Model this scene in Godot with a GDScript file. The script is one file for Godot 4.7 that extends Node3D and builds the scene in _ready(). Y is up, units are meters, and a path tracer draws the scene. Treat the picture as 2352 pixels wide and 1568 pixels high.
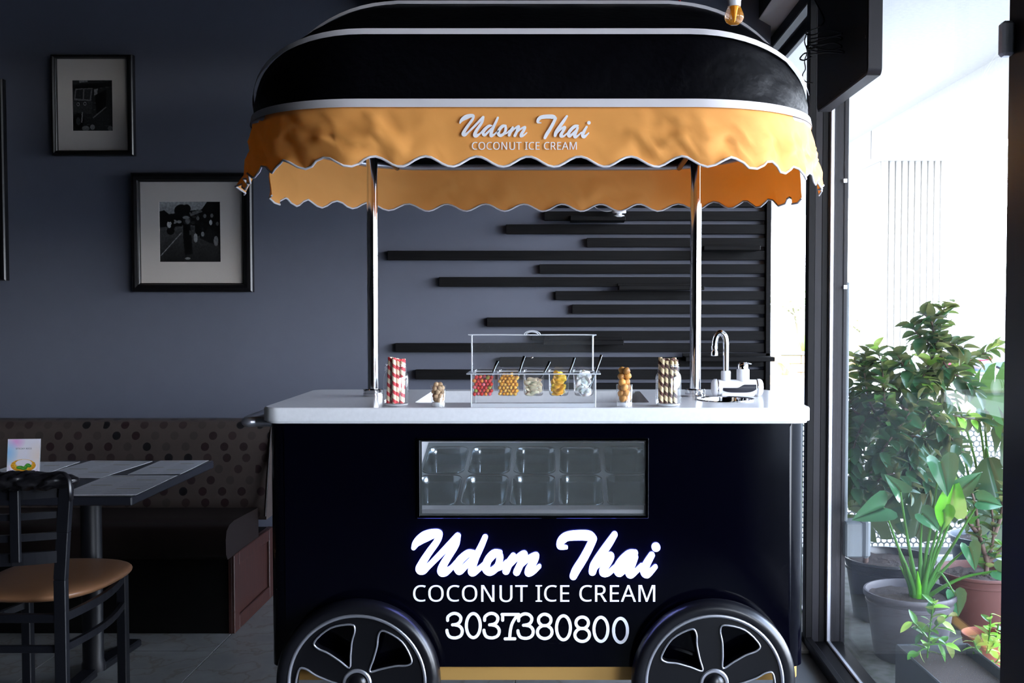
extends Node3D
# A dark restaurant corner with a black ice cream cart beside a window wall. Metres, y up.
# Depth d in front of the lens is z = -d; the lens stands at x = 0, y = 1.36, z = 0.

const EYE := 1.36
const FOCAL := 2400.0
const PITCH := 0.03499
const VPX := 1300.0
var rng := RandomNumberGenerator.new()
var M := {}
var tall := {}

# ------------------------------------------------------------------ measuring
func ray(px: float, py: float) -> Vector3:
	var cx := (px - VPX) / FOCAL
	var cy := -(py - 784.0) / FOCAL
	return Vector3(cx, cy * cos(PITCH) - sin(PITCH), -(cy * sin(PITCH) + cos(PITCH)))

func at(px: float, py: float, d: float) -> Vector3:      # a point at depth d
	var r := ray(px, py)
	return Vector3(0, EYE, 0) + r * (d / -r.z)

func at_y(px: float, py: float, y: float) -> Vector3:    # a point at height y
	var r := ray(px, py)
	return Vector3(0, EYE, 0) + r * ((y - EYE) / r.y)

func at_x(px: float, py: float, x: float) -> Vector3:
	var r := ray(px, py)
	return Vector3(0, EYE, 0) + r * (x / r.x)

# ------------------------------------------------------------------ geometry
class Geo:
	var st := SurfaceTool.new()
	var sg := 1
	var n := 0
	func _init():
		st.begin(Mesh.PRIMITIVE_TRIANGLES)
	func flat() -> Geo:
		sg = -1
		return self
	func smooth(k := 1) -> Geo:
		sg = k
		return self
	func tri(a: Vector3, b: Vector3, c: Vector3, ua := Vector2.ZERO, ub := Vector2.ZERO, uc := Vector2.ZERO):
		if (b - a).cross(c - a).length_squared() < 1e-18:
			return
		st.set_smooth_group(sg)
		st.set_uv(ua)
		st.add_vertex(a)
		st.set_uv(uc)
		st.add_vertex(c)
		st.set_uv(ub)
		st.add_vertex(b)
		n += 1
	func quad(a, b, c, d, ua := Vector2(0, 0), ub := Vector2(1, 0), uc := Vector2(1, 1), ud := Vector2(0, 1)):
		tri(a, b, c, ua, ub, uc)
		tri(a, c, d, ua, uc, ud)
	func oquad(a: Vector3, b: Vector3, c: Vector3, d: Vector3, out: Vector3, ua := Vector2(0, 0), ub := Vector2(1, 0), uc := Vector2(1, 1), ud := Vector2(0, 1)):
		if ((c - a).cross(d - b)).dot(out) >= 0.0:
			quad(a, b, c, d, ua, ub, uc, ud)
		else:
			quad(a, d, c, b, ua, ud, uc, ub)
	func face(pts: Array, center: Vector3):
		var mid := Vector3.ZERO
		for p in pts:
			mid += p
		mid /= pts.size()
		var nrm := Vector3.ZERO
		for i in pts.size():
			nrm += (pts[i] - mid).cross(pts[(i + 1) % pts.size()] - mid)
		var flip := nrm.dot(mid - center) < 0.0
		for i in range(1, pts.size() - 1):
			if flip:
				tri(pts[0], pts[i + 1], pts[i])
			else:
				tri(pts[0], pts[i], pts[i + 1])
	func box(c: Vector3, s: Vector3, b := 0.0, bas := Basis()) -> Geo:
		var keep := sg
		sg = -1
		var h := s * 0.5
		b = min(b, min(h.x, min(h.y, h.z)) * 0.9)
		if b <= 0.0:
			for ax in 3:
				for sn in [-1.0, 1.0]:
					var pts := []
					for q in [[-1.0, -1.0], [1.0, -1.0], [1.0, 1.0], [-1.0, 1.0]]:
						var v := Vector3()
						v[ax] = h[ax] * sn
						v[(ax + 1) % 3] = h[(ax + 1) % 3] * q[0]
						v[(ax + 2) % 3] = h[(ax + 2) % 3] * q[1]
						pts.append(c + bas * v)
					face(pts, c)
			sg = keep
			return self
		var P := func(sx, sy, sz, ax) -> Vector3:
			var v := Vector3(sx * (h.x - b), sy * (h.y - b), sz * (h.z - b))
			v[ax] += [sx, sy, sz][ax] * b
			return c + bas * v
		for ax in 3:
			for sn in [-1.0, 1.0]:
				var pts := []
				for q in [[-1.0, -1.0], [1.0, -1.0], [1.0, 1.0], [-1.0, 1.0]]:
					var k := [0.0, 0.0, 0.0]
					k[ax] = sn
					k[(ax + 1) % 3] = q[0]
					k[(ax + 2) % 3] = q[1]
					pts.append(P.call(k[0], k[1], k[2], ax))
				face(pts, c)
		for ax in 3:
			var o1 := (ax + 1) % 3
			var o2 := (ax + 2) % 3
			for s1 in [-1.0, 1.0]:
				for s2 in [-1.0, 1.0]:
					var pts := []
					for q in [[-1.0, o1], [1.0, o1], [1.0, o2], [-1.0, o2]]:
						var k := [0.0, 0.0, 0.0]
						k[ax] = q[0]
						k[o1] = s1
						k[o2] = s2
						pts.append(P.call(k[0], k[1], k[2], q[1]))
					face(pts, c)
		for sx in [-1.0, 1.0]:
			for sy in [-1.0, 1.0]:
				for sz in [-1.0, 1.0]:
					face([P.call(sx, sy, sz, 0), P.call(sx, sy, sz, 1), P.call(sx, sy, sz, 2)], c)
		sg = keep
		return self
	func between(lo: Vector3, hi: Vector3, b := 0.0) -> Geo:
		return box((lo + hi) * 0.5, (hi - lo).abs(), b)
	func tube(path: Array, r, segs := 8, closed := false, caps := true, flat_x := 1.0, flat_y := 1.0, up := Vector3.UP) -> Geo:
		var np := path.size()
		var rings := []
		var nrm := Vector3.ZERO
		var vlen := 0.0
		var vs := []
		for i in np:
			var a: Vector3 = path[(i - 1 + np) % np] if (closed or i > 0) else path[0]
			var b: Vector3 = path[(i + 1) % np] if (closed or i < np - 1) else path[np - 1]
			var t := (b - a).normalized()
			if i == 0:
				nrm = up - t * up.dot(t)
				if nrm.length() < 0.01:
					nrm = Vector3.RIGHT - t * t.x
				nrm = nrm.normalized()
			else:
				nrm = (nrm - t * nrm.dot(t)).normalized()
				vlen += (path[i] - path[i - 1]).length()
			vs.append(vlen)
			var bi := t.cross(nrm)
			var rr: float = r[i] if r is Array else r
			var ring := []
			for k in segs:
				var an := TAU * k / segs
				ring.append(path[i] + (nrm * cos(an) * flat_y + bi * sin(an) * flat_x) * rr)
			rings.append(ring)
		for i in (np if closed else np - 1):
			var j := (i + 1) % np
			for k in segs:
				var l := (k + 1) % segs
				var mid: Vector3 = (rings[i][k] + rings[j][l]) * 0.5 - (path[i] + path[j]) * 0.5
				var v0: float = vs[i]
				var v1: float = vs[j]
				oquad(rings[i][k], rings[i][l], rings[j][l], rings[j][k], mid, Vector2(float(k) / segs, v0), Vector2(float(k + 1) / segs, v0), Vector2(float(k + 1) / segs, v1), Vector2(float(k) / segs, v1))
		if caps and not closed:
			var keep := sg
			sg = keep + 50
			face(rings[0], path[0] + (path[1] - path[0]) * 0.5)
			face(rings[np - 1], path[np - 1] + (path[np - 2] - path[np - 1]) * 0.5)
			sg = keep
		return self
	func lathe(prof: Array, segs := 24, xf := Transform3D(), hard := 40.0, squash := 1.0) -> Geo:
		# prof: (radius, height) pairs, walked so that the outside lies to the right of (dr, dy)
		var keep := sg
		var last := Vector2.ZERO
		for i in prof.size() - 1:
			var p: Vector2 = prof[i]
			var q: Vector2 = prof[i + 1]
			var dd := (q - p)
			if dd.length() < 1e-7:
				continue
			if last != Vector2.ZERO and rad_to_deg(absf(last.angle_to(dd))) > hard:
				sg += 1
			last = dd
			for k in segs:
				var a0 := TAU * k / segs
				var a1 := TAU * (k + 1) / segs
				var am := (a0 + a1) * 0.5
				var out := xf.basis * Vector3(dd.y * cos(am), -dd.x, dd.y * sin(am))
				var A := xf * Vector3(p.x * cos(a0), p.y, p.x * sin(a0) * squash)
				var B := xf * Vector3(p.x * cos(a1), p.y, p.x * sin(a1) * squash)
				var C := xf * Vector3(q.x * cos(a1), q.y, q.x * sin(a1) * squash)
				var D := xf * Vector3(q.x * cos(a0), q.y, q.x * sin(a0) * squash)
				var nrm := (C - A).cross(D - B)
				if p.x < 1e-6:
					nrm = (C - A).cross(D - A)
				if nrm.dot(out) >= 0.0:
					tri(A, B, C)
					tri(A, C, D)
				else:
					tri(A, C, B)
					tri(A, D, C)
		sg = keep
		return self
	func grid(nu: int, nv: int, fn: Callable, wrap := false) -> Geo:
		var P := []
		for j in nv + 1:
			var row := []
			for i in nu + 1:
				row.append(fn.call(float(i) / nu, float(j) / nv))
			P.append(row)
		for j in nv:
			for i in nu:
				var u0 := float(i) / nu
				var u1 := float(i + 1) / nu
				var v0 := float(j) / nv
				var v1 := float(j + 1) / nv
				quad(P[j][i], P[j][i + 1], P[j + 1][i + 1], P[j + 1][i], Vector2(u0, v0), Vector2(u1, v0), Vector2(u1, v1), Vector2(u0, v1))
		return self
	func ball(c: Vector3, r: Vector3, nu := 12, nv := 8, bas := Basis(), nz: FastNoiseLite = null, amt := 0.0) -> Geo:
		var P := []
		for j in nv + 1:
			var row := []
			var th := PI * j / nv
			for i in nu + 1:
				var ph := TAU * (i % nu) / nu
				var d := Vector3(sin(th) * cos(ph), cos(th), sin(th) * sin(ph))
				var k := 1.0
				if nz:
					k += amt * nz.get_noise_3dv(d * 60.0 + c * 900.0)
				row.append(c + bas * (d * r * k))
			P.append(row)
		for j in nv:
			for i in nu:
				oquad(P[j][i], P[j][i + 1], P[j + 1][i + 1], P[j + 1][i], (P[j][i] + P[j + 1][i + 1]) * 0.5 - c, Vector2(float(i) / nu, float(j) / nv), Vector2(float(i + 1) / nu, float(j) / nv), Vector2(float(i + 1) / nu, float(j + 1) / nv), Vector2(float(i) / nu, float(j + 1) / nv))
		return self
	func extrude(poly: PackedVector2Array, z0: float, z1: float, xf := Transform3D(), back := true, holes := []) -> Geo:
		# poly in x, y; z1 is the front
		var keep := sg
		if Geometry2D.is_polygon_clockwise(poly):
			poly.reverse()
		sg = -1
		for whole in without(poly, holes):
			var ix := Geometry2D.triangulate_polygon(whole)
			for i in range(0, ix.size(), 3):
				var a: Vector2 = whole[ix[i]]
				var b: Vector2 = whole[ix[i + 1]]
				var c: Vector2 = whole[ix[i + 2]]
				if (b - a).cross(c - a) < 0.0:
					var t := b
					b = c
					c = t
				tri(xf * Vector3(a.x, a.y, z1), xf * Vector3(b.x, b.y, z1), xf * Vector3(c.x, c.y, z1))
				if back:
					tri(xf * Vector3(a.x, a.y, z0), xf * Vector3(c.x, c.y, z0), xf * Vector3(b.x, b.y, z0))
		sg = keep
		if z0 != z1:
			var loops := [poly]
			loops.append_array(holes)
			for li in loops.size():
				var lp: PackedVector2Array = loops[li]
				var cw := Geometry2D.is_polygon_clockwise(lp)
				var turn := 1.0 if (cw == (li > 0)) else -1.0
				for i in lp.size():
					var p := lp[i]
					var q := lp[(i + 1) % lp.size()]
					if p.is_equal_approx(q):
						continue
					var o := Vector3(q.y - p.y, p.x - q.x, 0) * turn
					oquad(xf * Vector3(p.x, p.y, z0), xf * Vector3(q.x, q.y, z0), xf * Vector3(q.x, q.y, z1), xf * Vector3(p.x, p.y, z1), xf.basis * o)
		return self
	static func without(poly: PackedVector2Array, holes: Array) -> Array:
		# cut into upright bands through the middle of every hole, so that no piece has a hole inside it
		if holes.is_empty():
			return [poly]
		var xs := [-1e3]
		for h in holes:
			var m := 0.0
			for p in h:
				m += p.x
			xs.append(m / h.size())
		xs.append(1e3)
		xs.sort()
		var out := []
		for k in xs.size() - 1:
			if xs[k + 1] - xs[k] < 1e-4:
				continue
			var band := PackedVector2Array([Vector2(xs[k], -1e3), Vector2(xs[k + 1], -1e3), Vector2(xs[k + 1], 1e3), Vector2(xs[k], 1e3)])
			var parts: Array = Geometry2D.intersect_polygons(poly, band)
			for h in holes:
				var next := []
				for q in parts:
					next.append_array(Geometry2D.clip_polygons(q, h))
				parts = next
			out.append_array(parts)
		return out
	func mesh() -> ArrayMesh:
		st.generate_normals()
		st.index()
		return st.commit()

func G() -> Geo:
	return Geo.new()

func rrect(hx: float, hy: float, r: float, k := 6) -> PackedVector2Array:
	var p := PackedVector2Array()
	for q in [[1, 1, 0.0], [-1, 1, 90.0], [-1, -1, 180.0], [1, -1, 270.0]]:
		for i in k + 1:
			var a := deg_to_rad(q[2] + 90.0 * i / k)
			p.append(Vector2(q[0] * (hx - r) + r * cos(a), q[1] * (hy - r) + r * sin(a)))
	return p

func ellipse(c: Vector2, rx: float, ry: float, k := 24) -> PackedVector2Array:
	var p := PackedVector2Array()
	for i in k:
		p.append(c + Vector2(rx * cos(TAU * i / k), ry * sin(TAU * i / k)))
	return p

func spline(pts: Array, per := 6, closed := false) -> Array:
	var out := []
	var n := pts.size()
	for i in (n if closed else n - 1):
		var p0 = pts[(i - 1 + n) % n] if (closed or i > 0) else pts[0] * 2.0 - pts[1]
		var p1 = pts[i]
		var p2 = pts[(i + 1) % n]
		var p3 = pts[(i + 2) % n] if (closed or i < n - 2) else pts[n - 1] * 2.0 - pts[n - 2]
		for k in per:
			var t := float(k) / per
			out.append(0.5 * ((p1 * 2.0) + (p2 - p0) * t + (p0 * 2.0 - p1 * 5.0 + p2 * 4.0 - p3) * t * t + (p1 * 3.0 - p0 - p2 * 3.0 + p3) * t * t * t))
	if not closed:
		out.append(pts[n - 1])
	return out

# ------------------------------------------------------------------ naming
func numbered(called: String) -> String:
	var k: int = tall.get(called, -1) + 1
	tall[called] = k
	return called if k == 0 else "%s_%03d" % [called, k]

func tag(o: Node, label: String, category: String, group := "", kind := ""):
	o.set_meta("label", label)
	if category:
		o.set_meta("category", category)
	if group:
		o.set_meta("group", group)
	if kind:
		o.set_meta("kind", kind)
	return o

func thing(called: String, label: String, category: String, where := Vector3.ZERO, group := "") -> Node3D:
	var o := Node3D.new()
	o.name = numbered(called)
	add_child(o)
	o.position = where
	tag(o, label, category, group)
	return o

# commits world-space geometry as one named mesh under parent
func obj(called: String, g, mat: Material, parent: Node3D = null, label := "") -> MeshInstance3D:
	var o := MeshInstance3D.new()
	o.mesh = g.mesh() if g is Geo else g
	o.material_override = mat
	if parent == null:
		o.name = numbered(called)
		add_child(o)
	else:
		o.name = called
		parent.add_child(o, true)
		var p: Node = parent
		var off := Vector3.ZERO
		while p is Node3D and p != self:
			off += p.position
			p = p.get_parent()
		o.position = -off
	if label:
		o.set_meta("label", label)
	return o

# a mesh in its own axes under parent
func piece(called: String, m, mat: Material, parent: Node3D, xf := Transform3D(), label := "") -> MeshInstance3D:
	var o := MeshInstance3D.new()
	o.mesh = m.mesh() if m is Geo else m
	o.material_override = mat
	o.name = called
	parent.add_child(o, true)
	o.transform = xf
	if label:
		o.set_meta("label", label)
	return o

func single(called: String, m, mat: Material, xf: Transform3D, label: String, category: String, group := "") -> MeshInstance3D:
	var o := MeshInstance3D.new()
	o.mesh = m.mesh() if m is Geo else m
	o.material_override = mat
	o.name = numbered(called)
	add_child(o)
	o.transform = xf
	tag(o, label, category, group)
	return o

func structure(called: String, g, mat: Material, label := "", parent: Node3D = null) -> MeshInstance3D:
	var o := obj(called, g, mat, parent, label)
	o.set_meta("kind", "structure")
	return o

func copy_of(o: Node3D, where: Transform3D, label := "") -> Node3D:
	var c: Node3D = o.duplicate()
	c.name = numbered(String(o.name).rstrip("0123456789").rstrip("_"))
	add_child(c)
	c.transform = where
	if label:
		c.set_meta("label", label)
	return c

# ------------------------------------------------------------------ materials
func rgb8(r, g, b, a := 1.0) -> Color:
	return Color(r / 255.0, g / 255.0, b / 255.0, a)

func mat(c: Color, rough := 0.6, metal := 0.0, spec := 0.5) -> StandardMaterial3D:
	var m := StandardMaterial3D.new()
	m.albedo_color = c
	m.roughness = rough
	m.metallic = metal
	m.metallic_specular = spec
	return m

func noise_tex(freq: float, seed_: int, ramp: Gradient = null, size := 512, oct := 4, type := FastNoiseLite.TYPE_SIMPLEX_SMOOTH) -> NoiseTexture2D:
	var f := FastNoiseLite.new()
	f.noise_type = type
	f.frequency = freq
	f.seed = seed_
	f.fractal_octaves = oct
	var t := NoiseTexture2D.new()
	t.width = size
	t.height = size
	t.seamless = true
	t.noise = f
	if ramp:
		t.color_ramp = ramp
	return t

func ramp(stops: Array) -> Gradient:
	var g := Gradient.new()
	var offs := PackedFloat32Array()
	var cols := PackedColorArray()
	for s in stops:
		offs.append(s[0])
		cols.append(s[1])
	g.offsets = offs
	g.colors = cols
	return g

func tri_tex(m: StandardMaterial3D, t: Texture2D, scale: Vector3, bump := 0.0):
	m.uv1_triplanar = true
	m.uv1_world_triplanar = true
	m.uv1_scale = scale
	if t:
		m.albedo_texture = t
	return m

func bumped(m: StandardMaterial3D, t: Texture2D, cm: float):
	m.heightmap_enabled = true
	m.heightmap_texture = t
	m.heightmap_scale = cm
	return m

func clear_sheet(alpha: float, tint := Color.WHITE, rough := 0.02) -> StandardMaterial3D:
	var m := mat(Color(tint.r, tint.g, tint.b, alpha), rough)
	m.transparency = BaseMaterial3D.TRANSPARENCY_ALPHA
	return m

func leafy(c: Color, back := 0.7, rough := 0.35) -> StandardMaterial3D:
	var m := mat(c, rough)
	m.metallic_specular = 0.27
	m.backlight_enabled = true
	m.backlight = Color(back, back, back * 0.6)
	return m

# ------------------------------------------------------------------ printed pictures
func paint_poly(im: Image, pts: Array, c: Color):
	var w := im.get_width()
	var h := im.get_height()
	var poly := PackedVector2Array()
	var lo := Vector2(1e9, 1e9)
	var hi := Vector2(-1e9, -1e9)
	for p in pts:
		poly.append(p)
		lo = lo.min(p)
		hi = hi.max(p)
	for y in range(maxi(0, int(lo.y)), mini(h - 1, int(hi.y) + 1) + 1):
		for x in range(maxi(0, int(lo.x)), mini(w - 1, int(hi.x) + 1) + 1):
			if Geometry2D.is_point_in_polygon(Vector2(x + 0.5, y + 0.5), poly):
				im.set_pixel(x, y, im.get_pixel(x, y).lerp(c, c.a))

func paint_oval(im: Image, cx: float, cy: float, rx: float, ry: float, c: Color):
	var w := im.get_width()
	var h := im.get_height()
	for y in range(maxi(0, int(cy - ry)), mini(h - 1, int(cy + ry) + 1) + 1):
		for x in range(maxi(0, int(cx - rx)), mini(w - 1, int(cx + rx) + 1) + 1):
			var q := Vector2((x + 0.5 - cx) / rx, (y + 0.5 - cy) / ry).length()
			if q < 1.0:
				im.set_pixel(x, y, im.get_pixel(x, y).lerp(c, c.a))

func paint_line(im: Image, a: Vector2, b: Vector2, w: float, c: Color):
	var n := (b - a).orthogonal().normalized() * w * 0.5
	paint_poly(im, [a + n, b + n, b - n, a - n], c)

func speckle(im: Image, amt: float, seed_: int):
	var f := FastNoiseLite.new()
	f.seed = seed_
	f.frequency = 0.12
	for y in im.get_height():
		for x in im.get_width():
			var c := im.get_pixel(x, y)
			var k := 1.0 + amt * f.get_noise_2d(x, y)
			im.set_pixel(x, y, Color(c.r * k, c.g * k, c.b * k))

func grey(v: float, a := 1.0) -> Color:
	return Color(v, v, v, a)

func printed(im: Image, rough := 0.4) -> StandardMaterial3D:
	var m := mat(Color.WHITE, rough)
	m.albedo_texture = ImageTexture.create_from_image(im)
	m.texture_repeat = false
	return m

# ------------------------------------------------------------------ lettering by brush strokes
# strokes: arrays of (x, y, half width); returns geometry of discs and bars lying in x, y between z0 and z1
func brush(g: Geo, strokes: Array, to: Callable, k: float, z0: float, z1: float, extra := 0.0, fine := 5) -> Geo:
	var lift := 0.0
	for s in strokes:
		var v := []
		for p in s:
			v.append(Vector3(p[0], p[1], p[2]))
		if v.size() > 2:
			v = spline(v, fine)
		var poly := PackedVector2Array()
		var left := []
		var right := []
		# outline by offsetting: collect hulls and join them
		var joined: Array[PackedVector2Array] = []
		for i in v.size():
			var c: Vector2 = to.call(v[i].x, v[i].y)
			var r: float = v[i].z * k + extra
			var disc := ellipse(c, r, r, 18)
			if i + 1 < v.size():
				var c2: Vector2 = to.call(v[i + 1].x, v[i + 1].y)
				var r2: float = v[i + 1].z * k + extra
				var both := disc.duplicate()
				both.append_array(ellipse(c2, r2, r2, 18))
				disc = Geometry2D.convex_hull(both)
				disc.remove_at(disc.size() - 1)
			elif v.size() > 1:
				continue
			if joined.is_empty():
				joined.append(disc)
			else:
				var acc: PackedVector2Array = joined[0]
				var res := Geometry2D.merge_polygons(acc, disc)
				var outer := []
				var cut := false
				for pg in res:
					if Geometry2D.is_polygon_clockwise(pg):
						cut = true
					else:
						outer.append(pg)
				if outer.size() == 1 and not cut:
					joined[0] = outer[0]
				else:
					joined.insert(0, disc)
		for pg in joined:
			g.extrude(pg, z0, z1 + lift, Transform3D(), true)
			lift += 0.00012
	return g

func script_letters() -> Dictionary:
	return {
		"U": [[[118, 302, 12], [145, 255, 26], [215, 208, 38], [300, 180, 28], [340, 186, 19], [322, 245, 21], [256, 335, 23], [196, 425, 26], [172, 482, 30], [200, 496, 25], [250, 456, 16], [335, 373, 18], [424, 282, 20], [496, 204, 19]],
			[[499, 204, 19], [484, 280, 20], [426, 368, 23], [376, 448, 27], [362, 502, 31], [390, 512, 25], [440, 480, 14], [490, 425, 11]]],
		"d": [[[635, 345, 12], [590, 352, 22], [530, 400, 26], [495, 455, 26], [515, 505, 20], [560, 468, 18], [640, 385, 14]],
			[[738, 215, 17], [705, 290, 20], [660, 380, 23], [628, 470, 25], [630, 512, 26], [680, 488, 15], [745, 430, 11]]],
		"o": [[[868, 345, 14], [815, 355, 26], [760, 415, 26], [748, 480, 27], [785, 508, 24], [845, 465, 22], [868, 395, 22], [862, 350, 16]],
			[[830, 485, 12], [880, 470, 11], [925, 425, 10]]],
		"m": [[[983, 372, 16], [950, 430, 24], [922, 500, 24]], [[935, 470, 14], [1010, 395, 15], [1078, 358, 22], [1060, 415, 22], [1015, 510, 23]],
			[[1030, 470, 14], [1110, 400, 15], [1182, 368, 18], [1165, 420, 22], [1125, 480, 24], [1118, 516, 24], [1160, 505, 15], [1212, 462, 9]]],
		"T": [[[1445, 300, 8], [1392, 290, 18], [1402, 245, 26], [1450, 208, 30], [1540, 197, 34], [1640, 200, 34], [1684, 225, 22]],
			[[1680, 232, 24], [1640, 315, 26], [1590, 405, 27], [1535, 490, 28], [1508, 545, 24]]],
		"h": [[[1868, 190, 18], [1815, 270, 25], [1740, 375, 27], [1690, 455, 28], [1674, 508, 24]], [[1690, 480, 14], [1770, 400, 16], [1832, 370, 22], [1822, 410, 22], [1785, 465, 24], [1770, 512, 28], [1815, 518, 16], [1870, 470, 11]]],
		"a": [[[2048, 345, 16], [1995, 358, 26], [1930, 415, 26], [1893, 480, 27], [1910, 520, 22], [1965, 475, 18], [2045, 395, 16]],
			[[2045, 380, 20], [2020, 440, 24], [1995, 495, 27], [2005, 530, 26], [2050, 508, 14], [2105, 455, 11]]],
		"i": [[[2192, 365, 18], [2150, 435, 24], [2125, 500, 27], [2148, 530, 24], [2190, 500, 15], [2225, 465, 10]], [[2228, 298, 30]]],
	}

func text_mesh(s: String, height: float, width: float, thick: float) -> Array:   # capital height and width in metres -> [mesh, scale]
	var t := TextMesh.new()
	var f := SystemFont.new()
	f.font_names = PackedStringArray(["Droid Sans"])
	t.font = f
	t.text = s
	t.font_size = 64
	t.pixel_size = 0.001
	t.depth = 0.001
	t.curve_step = 1.0
	var bb := t.get_aabb()
	return [t, Vector3(width / bb.size.x, height / bb.size.y, thick / 0.001)]

func _ready():
	# camera
	var cam := Camera3D.new()
	cam.name = "camera"
	add_child(cam)
	cam.position = Vector3(0, EYE, 0)
	cam.rotation = Vector3(-PITCH, 0, 0)
	cam.projection = Camera3D.PROJECTION_FRUSTUM
	cam.near = 0.1
	cam.far = 400.0
	cam.size = 2.0 * 784.0 / FOCAL * 0.1
	cam.frustum_offset = Vector2((1176.0 - VPX) / FOCAL * 0.1, 0)
	cam.current = true
	# sky and exposure
	var env := Environment.new()
	env.background_mode = Environment.BG_SKY
	env.tonemap_mode = Environment.TONE_MAPPER_LINEAR
	env.tonemap_exposure = 0.54
	env.sdfgi_enabled = true
	env.ssao_enabled = true
	env.ssil_enabled = true
	var sky := Sky.new()
	var sm := ProceduralSkyMaterial.new()
	sm.sky_top_color = Color(0.74, 0.84, 1.0)
	sm.sky_horizon_color = Color(0.96, 0.98, 1.0)
	sm.sky_curve = 0.25
	sm.ground_horizon_color = Color(0.9, 0.9, 0.88)
	sm.ground_bottom_color = Color(0.8, 0.8, 0.78)
	sm.sky_energy_multiplier = 5.2
	sm.ground_energy_multiplier = 3.0
	sky.sky_material = sm
	env.sky = sky
	var we := WorldEnvironment.new()
	we.name = "world"
	we.environment = env
	add_child(we)
	# the sun, high over the street, kept off the glass by the roof outside
	var sun := DirectionalLight3D.new()
	sun.name = "sun"
	add_child(sun)
	sun.light_color = Color(1.0, 0.97, 0.92)
	sun.light_energy = 2.6
	sun.light_angular_distance = 0.6
	sun.shadow_enabled = true
	sun.sky_mode = DirectionalLight3D.SKY_MODE_LIGHT_ONLY
	sun.basis = Basis.looking_at(Vector3(-0.42, -1.0, 0.12).normalized(), Vector3(0, 0, 1))

	rng.seed = 7
	materials()
	room()
	windows()
	cart()
	counter_things()
	wall_things()
	dining()
	hanging_things()
	outside()
	plants()

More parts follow.
